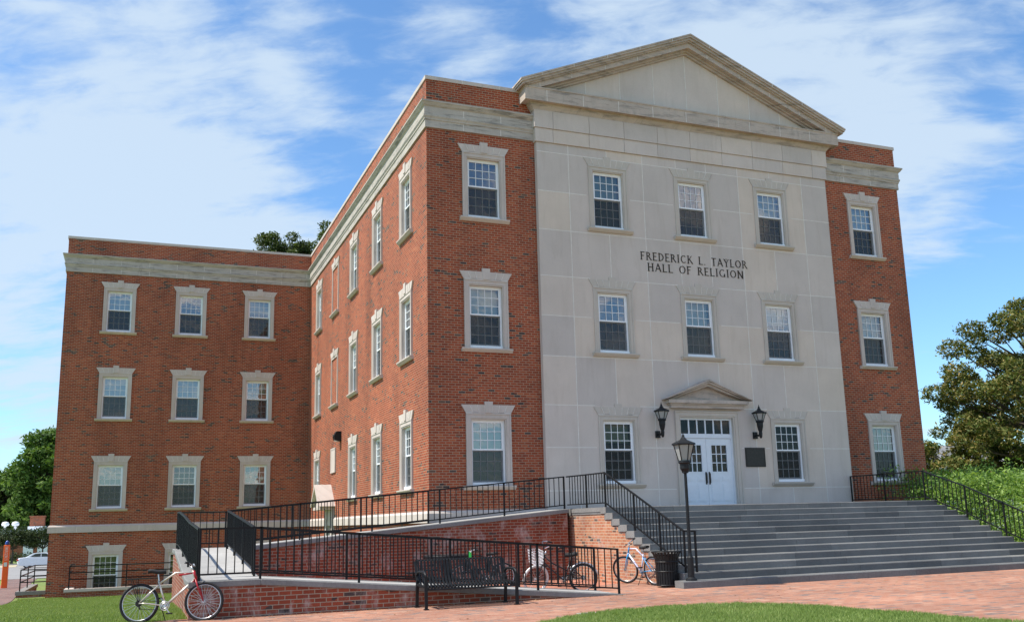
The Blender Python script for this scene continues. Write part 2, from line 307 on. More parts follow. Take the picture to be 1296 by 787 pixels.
# ------------------------------------------------------------------ mesh helpers
class MB:
    def __init__(s): s.v = []; s.f = []; s.c = []
    def add(s, vs, fs, c=None):
        o = len(s.v); s.v += [tuple(x) for x in vs]; s.f += [tuple(i+o for i in f) for f in fs]
        s.c += [c if c is not None else .5]*len(fs); return s
    def box(s, x0, y0, z0, x1, y1, z1, c=None):
        vs = [(x0, y0, z0), (x1, y0, z0), (x1, y1, z0), (x0, y1, z0), (x0, y0, z1), (x1, y0, z1), (x1, y1, z1), (x0, y1, z1)]
        return s.add(vs, [(0, 3, 2, 1), (4, 5, 6, 7), (0, 1, 5, 4), (1, 2, 6, 5), (2, 3, 7, 6), (3, 0, 4, 7)], c)
    def quad(s, a, b, c_, d, c=None): return s.add([a, b, c_, d], [(0, 1, 2, 3)], c)
    def prism(s, poly, y0, y1, axis='y', c=None):
        """poly = list of (a,b); axis y: a=x,b=z ; axis x: a=y,b=z ; axis z: a=x,b=y"""
        n = len(poly)
        def P(a, b, t): return (a, t, b) if axis == 'y' else ((t, a, b) if axis == 'x' else (a, b, t))
        vs = [P(a, b, y0) for a, b in poly]+[P(a, b, y1) for a, b in poly]
        fs = [tuple(range(n)), tuple(range(2*n-1, n-1, -1))]+[(i, i+n, (i+1) % n+n, (i+1) % n) for i in range(n)]
        return s.add(vs, fs, c)
    def bar(s, p, q, w, h=None, upv=None, c=None):
        """rectangular bar from p to q"""
        h = h or w; p = Vector(p); q = Vector(q); d = (q-p).normalized()
        upv = Vector(upv) if upv else (Vector((0, 0, 1)) if abs(d.z) < .9 else Vector((0, 1, 0)))
        a = d.cross(upv).normalized(); b_ = a.cross(d).normalized()
        vs = [x+a*sx*w/2+b_*sy*h/2 for x in (p, q) for sx, sy in ((-1, -1), (1, -1), (1, 1), (-1, 1))]
        return s.add(vs, [(0, 3, 2, 1), (4, 5, 6, 7), (0, 1, 5, 4), (1, 2, 6, 5), (2, 3, 7, 6), (3, 0, 4, 7)], c)
    def tube(s, pts, r, n=8, cap=True, c=None, closed=False):
        pts = [Vector(p) for p in pts]; m = len(pts); rs = r if isinstance(r, (list, tuple)) else [r]*m
        vs = []; prev = None
        for i, p in enumerate(pts):
            if closed: d = (pts[(i+1) % m]-pts[i-1])
            else: d = pts[min(i+1, m-1)]-pts[max(i-1, 0)]
            d.normalize()
            if prev is None:
                up_ = Vector((0, 0, 1)) if abs(d.z) < .9 else Vector((1, 0, 0)); a = d.cross(up_).normalized()
            else:
                a = (prev-d*prev.dot(d)).normalized()
            prev = a; b_ = d.cross(a)
            for k in range(n):
                t = 2*math.pi*k/n; vs.append(p+(a*math.cos(t)+b_*math.sin(t))*rs[i])
        fs = []
        for i in range(m if closed else m-1):
            j = (i+1) % m
            for k in range(n): fs.append((i*n+k, i*n+(k+1) % n, j*n+(k+1) % n, j*n+k))
        if cap and not closed: fs += [tuple(range(n-1, -1, -1)), tuple((m-1)*n+k for k in range(n))]
        return s.add(vs, fs, c)
    def lathe(s, prof, cx, cy, n=16, c=None):
        vs = []; fs = []; m = len(prof)
        for r_, z in prof:
            for k in range(n):
                t = 2*math.pi*(k+.5)/n; vs.append((cx+r_*math.cos(t), cy+r_*math.sin(t), z))
        for i in range(m-1):
            for k in range(n): fs.append((i*n+k, i*n+(k+1) % n, (i+1)*n+(k+1) % n, (i+1)*n+k))
        fs += [tuple(range(n-1, -1, -1)), tuple((m-1)*n+k for k in range(n))]
        return s.add(vs, fs, c)
    def build(s, name, mat, parent=None, smooth=False, loc=None, rz=0., tag=None, bevel=0.):
        me = bpy.data.meshes.new(name); me.from_pydata(s.v, [], s.f); me.update()
        if isinstance(mat, str): mat = MT[mat]
        me.materials.append(mat)
        if len(set(s.c)) > 1:
            a = me.attributes.new('blk', 'FLOAT', 'FACE'); a.data.foreach_set('value', s.c)
        o = bpy.data.objects.new(name, me); COL.objects.link(o)
        if smooth:
            for p in me.polygons: p.use_smooth = True
        if parent is not None: o.parent = parent
        if loc is not None: o.location = loc
        o.rotation_euler.z = rz
        if bevel:
            bm_ = o.modifiers.new('bevel', 'BEVEL'); bm_.width = bevel; bm_.segments = 1; bm_.limit_method = 'ANGLE'; bm_.angle_limit = R(40)
        return o

def empty(name, loc=(0, 0, 0), rz=0.):
    o = bpy.data.objects.new(name, None); COL.objects.link(o); o.location = loc; o.rotation_euler.z = rz; o.empty_display_size = .2; return o
def tag(o, label=None, cat=None, group=None, kind=None):
    if label: o['label'] = label
    if cat: o['category'] = cat
    if group: o['group'] = group
    if kind: o['kind'] = kind
    return o
def copy_tree(o, parent=None):
    c = o.copy(); COL.objects.link(c); c.parent = parent
    for ch in list(o.children): copy_tree(ch, c)
    return c
def rawmesh(name, V, F, mat, parent=None):
    me = bpy.data.meshes.new(name); V = np.asarray(V, np.float32); F = np.asarray(F, np.int32)
    k = F.shape[1]; me.vertices.add(len(V)); me.vertices.foreach_set('co', V.ravel())
    me.loops.add(F.size); me.loops.foreach_set('vertex_index', F.ravel()); me.polygons.add(len(F))
    me.polygons.foreach_set('loop_start', np.arange(0, F.size, k, dtype=np.int32)); me.polygons.foreach_set('loop_total', np.full(len(F), k, np.int32))
    me.update(calc_edges=True); me.materials.append(mat if not isinstance(mat, str) else MT[mat])
    o = bpy.data.objects.new(name, me); COL.objects.link(o)
    if parent: o.parent = parent
    return o

def sweep(mb, path, prof, c=None):
    """path list of (x,y), outside on the RIGHT side of travel; prof closed list of (out,z)"""
    n = len(path); offs = []
    for i in range(n):
        p = Vector(path[i])
        def nrm(a, b): d = (Vector(b)-Vector(a)).normalized(); return Vector((d.y, -d.x))
        if i == 0: m = nrm(path[0], path[1])
        elif i == n-1: m = nrm(path[-2], path[-1])
        else:
            a, b_ = nrm(path[i-1], path[i]), nrm(path[i], path[i+1]); m = (a+b_); m = m/(m.dot(a))
        offs.append(m)
    k = len(prof); vs = []
    for i in range(n):
        for o, z in prof: vs.append((path[i][0]+offs[i].x*o, path[i][1]+offs[i].y*o, z))
    fs = []
    for i in range(n-1):
        for j in range(k): fs.append((i*k+j, i*k+(j+1) % k, (i+1)*k+(j+1) % k, (i+1)*k+j))
    fs += [tuple(range(k-1, -1, -1)), tuple((n-1)*k+j for j in range(k))]
    mb.add(vs, fs, c)

# ------------------------------------------------------------------ measured building data
D = 21.075; WL = 11.33; RX = 18.66; BA, BB, BY = 3.62, 15.10, -.18; CX = 9.36
FB = {0: -4.05, 1: -.046, 2: 4.055, 3: 8.155}; FT = {0: -2.16, 1: 1.874, 2: 5.962, 3: 10.042}
CZ = {0: 1.855, 1: 6.14, 2: 9.36, 3: 12.58, 4: 16.87}
SY = {1: 2.376, 2: 6.364, 3: 10.411, 4: 14.35, 5: 18.373}
LX = {1: -8.97, 2: -5.76, 3: -2.53}
G0 = -2.68; HALF = .6
BASE = -4.9

hall = tag(empty('academic_hall', (0, 0, 0)), 'red brick hall with a limestone front bay, pediment and name above white doors', 'building')

# ---- walls with openings
def wallcells(mb, u0, u1, v0, v1, openings, f, depth, usplit=(), vsplit=(), colf=None, flip=False):
    us = sorted(set([u0, u1]+[x for o in openings for x in o[:2]]+list(usplit))); us = [x for x in us if u0 <= x <= u1]
    vs = sorted(set([v0, v1]+[x for o in openings for x in o[2:]]+list(vsplit))); vs = [x for x in vs if v0 <= x <= v1]
    def q(a, b, c_, d, col):
        pts = [a, b, c_, d]
        if flip: pts = pts[::-1]
        mb.quad(*pts, c=col)
    for i in range(len(us)-1):
        for j in range(len(vs)-1):
            a, b_, c_, d = us[i], us[i+1], vs[j], vs[j+1]; mu, mv = (a+b_)/2, (c_+d)/2
            if any(o[0] < mu < o[1] and o[2] < mv < o[3] for o in openings): continue
            q(f(a, c_, 0), f(b_, c_, 0), f(b_, d, 0), f(a, d, 0), colf(mu, mv) if colf else .5)
    for (a, b_, c_, d) in openings:
        q(f(a, c_, 0), f(a, d, 0), f(a, d, depth), f(a, c_, depth), .5); q(f(b_, d, 0), f(b_, c_, 0), f(b_, c_, depth), f(b_, d, depth), .5)
        q(f(a, d, 0), f(b_, d, 0), f(b_, d, depth), f(a, d, depth), .5); q(f(b_, c_, 0), f(a, c_, 0), f(a, c_, depth), f(b_, c_, depth), .5)
def op(c, r): return (c-HALF, c+HALF, FB[r]-.04, FT[r]+.08)
TOP = 12.5
brick = MB()
wallcells(brick, 0, BA+.1, BASE, TOP, [op(CZ[0], r) for r in (1, 2, 3)], lambda u, v, d: (u, d, v), .16)
wallcells(brick, BB-.1, RX, BASE, TOP, [op(CZ[4], r) for r in (1, 2, 3)], lambda u, v, d: (u, d, v), .16)
SIDE_OPS = [op(SY[k], r) for k in (1, 2, 3, 5) for r in (1, 2, 3)]
DOORC = 14.95
wallcells(brick, 0, D, BASE, TOP, SIDE_OPS+[(DOORC-.5, DOORC+.5, -3.3, -.85)], lambda u, v, d: (d, u, v), .16, flip=True)
wallcells(brick, -WL, 0, BASE, TOP, [op(LX[k], r) for k in (1, 2, 3) for r in (0, 1, 2, 3)], lambda u, v, d: (u, D+d, v), .16)
wallcells(brick, D, D+16, BASE, TOP, [], lambda u, v, d: (-WL+d, u, v), .1, flip=True)
wallcells(brick, 0, D+16, BASE, TOP, [], lambda u, v, d: (RX-d, u, v), .1)
brick.quad((-WL, D+16, BASE), (-WL, D+16, TOP), (RX, D+16, TOP), (RX, D+16, BASE))
brick.build('brick_wall', 'brick', hall)
# room side walls behind the windows keep the interior dark
inn = MB()
inn.quad((.9, .9, BASE), (RX-.9, .9, BASE), (RX-.9, .9, 12), (.9, .9, 12)); inn.quad((.9, .9, BASE), (.9, D+1, BASE), (.9, D+1, 12), (.9, .9, 12))
inn.quad((-WL+.6, D+.9, BASE), (.9, D+.9, BASE), (.9, D+.9, 12), (-WL+.6, D+.9, 12))
for z in (-.5, 3.2, 7.3, 11.3): inn.box(.17, .17, z, RX-.17, .9, z+.3); inn.box(.17, .17, z, .9, D, z+.3); inn.box(-WL+.17, D+.17, z, 0, D+.9, z+.3)
inn.build('room_wall', 'interior', hall)
rf = MB(); rf.box(.3, .3, 12.1, RX-.3, D+15.7, 12.2); rf.box(-WL+.3, D+.3, 12.1, .3, D+15.7, 12.2)
rf.build('roof', 'roof', hall)
# parapet inner faces
pp = MB()
for a, b_ in (((0, 0), (RX, .3)),): pp.box(.002, .3, 12.1, RX-.002, .302, TOP)
pp.build('parapet_back', 'brick', hall)

# ---- stone front bay
JX = [4.73, 7.46, 11.26, 13.99]; JX2 = [4.73, 6.12, 7.46, 8.76, 9.96, 11.26, 12.6, 13.99]
JZ = [-.27, 1.03, 2.33, 3.85, 5.13, 6.41, 7.92, 9.2, 10.52]
EDG = [-1.2]+JZ+[10.83]
WIDE = {3: 1, 6: 1, 9: 1, 0: 1}   # rows that carry the extra joints
def blockid(u, v):
    j = sum(v > z for z in JZ); xs = JX2 if j in WIDE else JX; i = sum(u > x for x in xs)
    if j not in WIDE and 0 < 0: pass
    return random.Random(i*31+j*7+3).random()
bay = MB()
bops = [op(CZ[k], r) for k in (1, 2, 3) for r in (1, 2, 3) if not (k == 2 and r == 1)]
DX0, DX1, DZ1 = 8.37, 10.39, 2.02
bops.append((DX0-.012, DX1+.012, -.84, DZ1+.012))
wallcells(bay, BA, BB, -1.2, 10.83, bops, lambda u, v, d: (u, BY+d, v), .3, JX2, JZ, blockid)
bay.quad((BA, BY, -1.2), (BA, BY, 10.83), (BA, 0.1, 10.83), (BA, .1, -1.2)); bay.quad((BB, BY, -1.2), (BB, .1, -1.2), (BB, .1, 10.83), (BB, BY, 10.83))
# two frieze bands
for (z0, z1, out, xs) in ((10.83, 11.3, .05, 0), (11.3, 11.9, .085, 0)):
    js = [BA-out+.0, 4.2, 5.5, 6.8, 8.08, 9.36, 10.64, 11.92, 13.22, 14.52, BB+out]
    for a, b_ in zip(js[:-1], js[1:]):
        bay.box(a+.006, BY-out, z0+.008, b_-.006, .1, z1, random.Random(int(a*37+z0*9)).random())
bay.build('stone_front', 'stone', hall)
jt = MB(); e = .0025; jw = .013
def hseg(z, x0, x1): jt.box(x0, BY-e, z-jw, x1, BY+.01, z+jw)
def vseg(x, z0, z1): jt.box(x-jw, BY-e*1.3, z0, x+jw, BY+.01, z1)
lint = {r: (FT[r]+.19, FT[r]+.44) for r in (1, 2, 3)}
def blocked(x, z):
    for k in (1, 2, 3):
        for r in (1, 2, 3):
            if k == 2 and r == 1: continue
            if abs(x-CZ[k]) < .8 and FB[r]-.17 < z < FT[r]+.46: return True
    if abs(x-CX) < 1.3 and z < 2.45: return True
    if abs(x-CX) < 1.62-max(0, (z-2.6))*2.3 and 2.4 < z < 3.3: return True
    if 10.72 < x < 11.6 and .42 < z < 1.06: return True
    return False
def runs(axis, fixed, a, b_):
    st = None; n = int((b_-a)/.04)
    for i in range(n+1):
        t = a+(b_-a)*i/n
        bl = blocked(t, fixed) if axis == 'h' else blocked(fixed, t)
        if not bl and st is None: st = t
        if (bl or i == n) and st is not None:
            if t-st > .05: (hseg(fixed, st, t) if axis == 'h' else vseg(fixed, st, t))
            st = None
for z in JZ: runs('h', z, BA, BB)
for j in range(len(EDG)-1):
    for x in (JX2 if j in WIDE else JX): runs('v', x, EDG[j], EDG[j+1])
jt.build('pointing', 'joint', hall)

# ---- cornice, belt, coping
path_full = [(-WL, D+16), (-WL, D), (0, D), (0, 0), (BA+.05, 0)]
path_r = [(BB-.05, 0), (RX, 0), (RX, D+16)]
corn_prof = [(-.05, 10.90), (.05, 10.90), (.05, 11.13), (.075, 11.15), (.075, 11.19), (.11, 11.25), (.11, 11.30), (.085, 11.31), (.085, 11.56), (.13, 11.60), (.17, 11.66), (.2, 11.69), (.2, 11.735), (-.05, 11.79)]
cop_prof = [(-.32, 12.50), (.035, 12.50), (.035, 12.62), (-.3, 12.66)]
blt_prof = [(-.05, -1.12), (.085, -1.12), (.085, -.86), (.02, -.785), (-.05, -.785)]
mc, mp, ml = MB(), MB(), MB()
for pth in (path_full, path_r):
    pr = [(o, z) for o, z in corn_prof]
    sweep(mc, pth, pr); sweep(mp, pth, cop_prof); sweep(ml, pth, blt_prof)
corn_o = mc.build('cornice', 'cornice', hall); mp.build('coping', 'trim', hall); ml.build('belt_course', 'trim', hall)
# joints on cornice + coping (thin pale pointing)
cj = MB()
def jline(x, y, nx, ny, z0, z1, out):
    # vertical joint strip on a fascia at outward offset `out`
    w = .008
    if ny: cj.box(x-w, y+ny*(out+.003), z0, x+w, y+ny*(out-.02), z1) if ny > 0 else cj.box(x-w, y-(out+.003), z0, x+w, y-(out-.02), z1)
    else: cj.box(x-(out+.003), y-w, z0, x-(out-.02), y+w, z1)
for (z0, z1, o) in ((10.91, 11.12, .05), (11.32, 11.55, .085), (12.51, 12.61, .035), (-1.11, -.87, .085)):
    stp = 1.25 if z1 > 0 else 2.6
    x = -WL+1.1
    while x < -.2: jline(x, D, 0, -1, z0, z1, o); x += stp
    y = 1.0
    while y < D-.2: jline(0, y, -1, 0, z0, z1, o); y += stp
    for x in (1.2, 2.45, 16.1, 17.35): jline(x, 0, 0, -1, z0, z1, o)
cj_o = cj.build('pointing', 'joint', None)
bm_ = bmesh.new(); bm_.from_mesh(corn_o.data); n0 = len(bm_.faces); bm_.from_mesh(cj_o.data); bm_.faces.ensure_lookup_table()
for f_ in bm_.faces[n0:]: f_.material_index = 1
bm_.to_mesh(corn_o.data); bm_.free(); corn_o.data.materials.append(MT['joint']); bpy.data.objects.remove(cj_o)

# ---- pediment
ped = MB(); AP = 15.35; SL = .4135
ped_root = MB()
tymp = MB()
xl, xr = 3.55, 2*CX-3.55
tj = [xl, 4.2, 5.45, 6.75, 8.06, 9.36, 10.66, 11.97, 13.27, 14.5, xr]
def ztop(x, off=0.): return AP-abs(x-CX)*SL-off
for a, b_ in zip(tj[:-1], tj[1:]):
    za, zb = ztop(a, .42), ztop(b_, .42)
    tymp.prism([(a+.007, 12.4), (b_-.007, 12.4), (b_-.007, max(zb, 12.45)), (a+.007, max(za, 12.45))], BY-.02, .6, c=random.Random(int(a*91)).random())
tymp_o = tymp.build('tympanum', 'stone', hall)
tjm = MB()
for x in tj[1:-1]: tjm.box(x-.014, BY-.026, 12.5, x+.009, .5, ztop(x, .5))
tjm.build('pointing', 'joint', hall)
# horizontal cornice: bed moulding + corona, swept round three sides
hp = [(BA, 2.), (BA, BY), (BB, BY), (BB, 2.)]
hc = MB()
hcp = [(-.1, 11.88), (.1, 11.88), (.12, 11.93), (.2, 12.02), (.24, 12.08), (.24, 12.12), (.27, 12.14), (.47, 12.14), (.47, 12.10), (.50, 12.10), (.50, 12.50), (.53, 12.52), (.53, 12.56), (-.1, 12.6)]
# lateral overhang is wider than the front one
def sweep3(mb, prof, fo, so):
    path = hp; n = len(prof); vs = []
    for (cx_, sgn) in ((BA, -1), (BB, 1)): pass
    pts = []
    for o, z in prof:
        f_ = o*fo; s_ = o*so
        pts.append([(BA-s_, 2.), (BA-s_, BY-f_), (BB+s_, BY-f_), (BB+s_, 2.)])
    vs = []
    for i in range(4):
        for j in range(n): x, y = pts[j][i]; vs.append((x, y, prof[j][1]))
    fs = []
    for i in range(3):
        for j in range(n): fs.append((i*n+j, i*n+(j+1) % n, (i+1)*n+(j+1) % n, (i+1)*n+j))
    fs += [tuple(range(n-1, -1, -1)), tuple(3*n+j for j in range(n))]
    mb.add(vs, fs)
sweep3(hc, hcp, .68, .96)
hc.build('pediment_cornice', 'pedst', hall)
hj = MB()
for x in [3.9, 5.2, 6.5, 7.8, 9.1, 10.4, 11.7, 13.0, 14.3]: hj.box(x-.009, BY-.343, 12.11, x+.009, BY-.3, 12.49)
hj.build('pointing', 'joint', hall)
rk = MB()
def chevron(mb, off0, off1, xl_, y0, y1, clip=12.57):
    """band between vertical offsets off0..off1 below the top line, from xl_ to mirror"""
    def line(o): # left half pts
        xs = xl_; z = ztop(xs, o)
        if z < clip: xs = CX-(AP-o-clip)/SL; z = clip
        return xs, z
    a = line(off0); b_ = line(off1)
    poly = [a, (CX, AP-off0), (2*CX-a[0], a[1]), (2*CX-b_[0], b_[1]), (CX, AP-off1), b_]
    half1 = [a, (CX, AP-off0), (CX, AP-off1), b_]
    if a[0] < b_[0]-.01 and abs(a[0]-xl_) < .01 and ztop(a[0], off0) > clip+.001:
        half1.append((a[0], clip)) if True else None
    half2 = [(2*CX-x, z) for x, z in half1][::-1]
    mb.prism(half1, y0, y1); mb.prism(half2, y0, y1)
chevron(rk, 0.0, .05, 2.93, -.74, 2.2, 12.0)
chevron(rk, .05, .12, 2.96, -.715, 2.2, 12.0)
chevron(rk, .12, .20, 3.0, -.66, 2.2, 12.0)
chevron(rk, .20, .25, 3.04, -.60, 2.2)
chevron(rk, .25, .43, 3.06, -.53, 2.2)
chevron(rk, .43, .50, 3.1, -.36, 2.2)
chevron(rk, .50, .57, 3.1, -.29, 2.2)
rk.build('raking_cornice', 'pedst', hall)
rj = MB()
for sgn in (-1, 1):
    for t in (.75, 2.05, 3.3, 4.55, 5.7):
        x = CX+sgn*t
        for (o0, o1, y) in ((.005, .115, -.72), (.26, .42, -.533)):
            z = ztop(x); dx = .007
            rj.prism([(x-dx, ztop(x-dx, o0)-.004), (x+dx, ztop(x+dx, o0)-.004), (x+dx, ztop(x+dx, o1)), (x-dx, ztop(x-dx, o1))], y-.002-(.02 if o0 < .1 else 0), y+.02)
rj.build('pointing', 'joint', hall)
gr = MB(); gr.prism([(3.3, 12.2), (2*CX-3.3, 12.2), (2*CX-3.3, ztop(3.3, .1)), (CX, AP-.1), (3.3, ztop(3.3, .1))], .4, 9.)
gr.build('gable_roof', 'roof', hall)

# ---- windows
def window_master(kind):
    """returns dict name->MB; local x across, -y outward, z from frame bottom"""
    h = 1.905; w = .535; pr = .045 if kind == 'brick' else .012
    P = {}
    fr = MB(); y0, y1 = .085, .19; ft = .05
    fr.box(-w, y0, 0, -w+ft, y1, h); fr.box(w-ft, y0, 0, w, y1, h); fr.box(-w+ft, y0, h-ft, w-ft, y1, h)
    fr.box(-w-.0, y0-.045, -.03, w, y1, .055)
    P['window'] = (fr, 'white')
    def sash(z0, z1, y, rail, m, mm):
        b_ = MB(); x0, x1 = -w+ft, w-ft; st = .038
        b_.box(x0, y, z0, x0+st, y+.04, z1); b_.box(x1-st, y, z0, x1, y+.04, z1)
        b_.box(x0+st, y, z1-.038, x1-st, y+.04, z1); b_.box(x0+st, y, z0, x1-st, y+.04, z0+rail)
        gx0, gx1, gz0, gz1 = x0+st, x1-st, z0+rail, z1-.038
        t = .010
        for k in (1, 2, 3): xx = gx0+(gx1-gx0)*k/4; m.box(xx-t, y+.008, gz0, xx+t, y+.018, gz1)
        for k in (1, 2): zz = gz0+(gz1-gz0)*k/3; m.box(gx0, y+.006, zz-t, gx1, y+.016, zz+t)
        return b_, (gx0, gx1, gz0, gz1)
    mid = h*.525
    mu, ml_ = MB(), MB()
    us, g1 = sash(mid, h-ft, y0+.012, .045, mu, 1); ls, g2 = sash(.055, mid+.0, y0+.055, .06, ml_, 1)
    P['upper_sash'] = (us, 'white'); P['lower_sash'] = (ls, 'white'); P['upper_muntins'] = (mu, 'muntin'); P['lower_muntins'] = (ml_, 'muntin')
    gl = MB(); gl.quad((g1[0], y0+.035, g1[2]), (g1[1], y0+.035, g1[2]), (g1[1], y0+.035, g1[3]), (g1[0], y0+.035, g1[3]))
    gl.quad((g2[0], y0+.08, g2[2]), (g2[1], y0+.08, g2[2]), (g2[1], y0+.08, g2[3]), (g2[0], y0+.08, g2[3]))
    P['pane'] = (gl, 'glass')
    sc = MB(); sc.quad((-w+ft, y0+.03, .06), (w-ft, y0+.03, .06), (w-ft, y0+.03, mid), (-w+ft, y0+.03, mid)); P['insect_screen'] = (sc, 'screen')
    s = MB(); ow = .71; tp = h+.19
    # architrave: outer fillet and inner stepped band
    for (a, b_, ya) in ((ow-.045, ow, -pr-.018), (w+.035, ow-.045, -pr), (w, w+.035, -pr+.02)):
        for sg in (-1, 1):
            x0, x1 = sorted((sg*a, sg*b_)); s.box(x0, ya, -.045, x1, .14, h+(a-w)*1.07+.0)
    for (a, b_, ya) in ((tp-.045, tp, -pr-.018), (h+.037, tp-.045, -pr), (h, h+.037, -pr+.02)):
        ex = {tp: ow, tp-.045: ow-.045, h+.037: w+.035}
        xx = ow if b_ == tp else (ow-.045 if b_ == tp-.045 else w+.035)
        s.box(-xx, ya, a, xx, .14, b_)
    P['surround'] = (s, 'trim' if kind == 'brick' else 'trimb')
    l = MB(); top = h+.435; wt = .85; kw, kb = .13, .105
    def vx(x, z):  # splay
        t = (z-tp)/(top-tp); return x*(1+t*(wt/ow-1))
    cuts = [-ow, -.5, -.30, -kb]; yy = -pr-.006 if kind == 'brick' else -.008
    for sg in (-1, 1):
        for i in range(3):
            a, b_ = cuts[i]*sg, cuts[i+1]*sg; g_ = .006*sg
            pts = [(a-g_, tp+.003), (b_+g_, tp+.003), (vx(b_, top)+g_, top), (vx(a, top)-g_, top)]
            if sg < 0: pts = pts[::-1]
            l.prism(pts, yy-.004*i, .05)
    l.prism([(-kb, tp-.0), (kb, tp-.0), (kw, top+.10), (-kw, top+.10)], yy-.035 if kind == 'brick' else yy-.012, .05)
    P['lintel'] = (l, 'trim' if kind == 'brick' else 'trimb')
    lj = MB()
    for sg in (-1, 1):
        for c_ in (-.5, -.30, -kb-.006):
            c0 = c_*sg; lj.prism([(c0-.007, tp+.01), (c0+.007, tp+.01), (vx(c0, top)+.007, top-.003), (vx(c0, top)-.007, top-.003)], yy-.0125, .04)
    lj.box(-ow, yy-.004, tp-.002, ow, .04, tp+.011)
    P['lintel_pointing'] = (lj, 'joint')
    if kind == 'stone':  # slim shadow lines at the splayed ends come from a shallow proud edge
        for sg in (-1, 1): l.prism([(sg*ow, tp), (sg*(ow+.012), tp), (sg*(wt+.012), top), (sg*wt, top)], yy-.014, .05)
    si = MB()
    si.prism([(-.14, -.05), (-.14, -.085), (-.125, -.10), (-.10, -.125), (-.06, -.165), (.1, -.165), (.1, -.045)], -.81, .81, 'x')
    P['sill'] = (si, 'trim' if kind == 'brick' else 'trimb')
    return P
def make_master(kind):
    P = window_master(kind); root = None
    for nm, (mb, mat) in P.items():
        if nm == 'window': root = mb.build('window', mat)
    for nm, (mb, mat) in P.items():
        if nm != 'window': mb.build(nm, mat, root)
    return root
masters = {k: make_master(k) for k in ('brick', 'stone')}
bl_up = MB(); bl_up.quad((-.47, .30, .95), (.47, .30, .95), (.47, .30, 1.86), (-.47, .30, 1.86)); 
def blind_mesh(z0, z1):
    m = MB(); n = int((z1-z0)/.05)
    for i in range(n):
        z = z0+(z1-z0)*i/n; m.quad((-.47, .30, z), (.47, .30, z), (.47, .296, z+.048), (-.47, .296, z+.048))
    return m
BL = {'up': blind_mesh(1.0, 1.86), 'full': blind_mesh(.05, 1.86), 'half': blind_mesh(1.25, 1.86)}
used = set()
def add_window(kind, loc, rz, blind=None, bmat='blind', hi=False):
    m = masters[kind]
    if kind in used: o = copy_tree(m)
    else: o = m; used.add(kind)
    o.parent = hall; o.location = loc; o.rotation_euler.z = rz
    for ch in o.children:
        if ch.name.startswith('pane'):
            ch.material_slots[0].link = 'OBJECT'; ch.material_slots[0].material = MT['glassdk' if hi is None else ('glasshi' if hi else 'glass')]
    extra.append((o, blind, bmat))
extra = []
# front facade
bsel = {(0, 3): (None, '', 1), (0, 2): ('up', 'blind', 0), (0, 1): ('full', 'blindg', 1), (4, 3): ('up', 'blind', 1), (4, 2): ('full', 'blind', 0), (4, 1): ('up', 'blindg', 0),
        (1, 3): ('full', 'blindg', 0), (2, 3): (None, '', 1), (3, 3): ('up', 'blind', 1), (1, 2): (None, '', 1), (2, 2): ('full', 'blind', 0), (3, 2): ('half', 'blind', 1), (1, 1): ('half', 'blindg', 0), (3, 1): (None, '', 0)}
for k in range(5):
    for r in (1, 2, 3):
        if k == 2 and r == 1: continue
        st = 0 < k < 4; b_, bm_, hi = bsel[(k, r)]
        add_window('stone' if st else 'brick', (CZ[k], BY if st else 0, FB[r]), 0, b_, bm_, None if (st and r == 1) else bool(hi))
for k in (1, 2, 3, 5):
    for r in (1, 2, 3): add_window('brick', (0, SY[k], FB[r]), R(-90), random.choice([None, 'up', 'full']), 'blind', False)
lsel = {(1, 3): ('up', 'blind', 1), (2, 3): (None, '', 1), (3, 3): ('half', 'blind', 1), (1, 2): ('full', 'blind', 1), (2, 2): ('full', 'blind', 1), (3, 2): ('up', 'blindg', 1), (1, 1): ('up', 'blindg', 1), (2, 1): (None, '', 0), (3, 1): ('up', 'blindg', 1), (1, 0): ('full', 'blindg', 0), (2, 0): ('full', 'blindg', 0), (3, 0): ('up', 'blindg', 0)}
for k in (1, 2, 3):
    for r in (0, 1, 2, 3):
        b_, bm_, hi = lsel[(k, r)]; add_window('brick', (LX[k], D, FB[r]), 0, b_, bm_, bool(hi))
for o, bl, bm_ in extra:
    if bl: BL[bl].build('blind', bm_, o)
# blind (bricked-up) windows on the long side: stone dressings round brick
def blind_window(y, z, tall=True):
    m = MB(); h = 1.905
    root = MB(); root.box(-.53, -.012, 0, .53, .05, h); o = root.build('bricked_window', 'brick', hall, loc=(0, y, z), rz=R(-90))
    P = window_master('brick')
    s = MB()
    for sg in (-1, 1): x0, x1 = sorted((sg*.62, sg*.71)); s.box(x0, -.04, -.045, x1, .1, h+.10)
    s.box(-.71, -.042, h+.10, .71, .1, h+.19); s.build('surround', 'trim', o)
    P['lintel'][0].build('lintel', 'trim', o); P['lintel_pointing'][0].build('lintel_pointing', 'joint', o); P['sill'][0].build('sill', 'trim', o)
for r in (2, 3): blind_window(SY[4], FB[r])
# small stone vent panel, side door with hood
vp = MB(); vp.box(-.04, 13.95, 1.15, .05, 14.85, 2.1); vp.box(-.055, 13.9, 1.1, .05, 14.9, 1.16); vp.box(-.055, 13.9, 2.09, .05, 14.9, 2.15); vp.box(-.055, 13.9, 1.16, .05, 13.97, 2.09); vp.box(-.055, 14.83, 1.16, .05, 14.9, 2.09)
vp.build('stone_panel', 'trim', hall)
hd = MB(); y0, y1 = DOORC-.85, DOORC+.85; z0 = -.45
hd.prism([(y0, z0), (y1, z0), (y1, z0+.12), (y0, z0+.12)], -.62, .05, 'x')
hd.prism([(y0-.07, z0+.125), (DOORC, z0+.95), (DOORC, z0+1.08), (y0-.17, z0+.14)], -.72, .05, 'x'); hd.prism([(y1+.07, z0+.125), (y1+.17, z0+.14), (DOORC, z0+1.08), (DOORC, z0+.95)], -.72, .05, 'x')
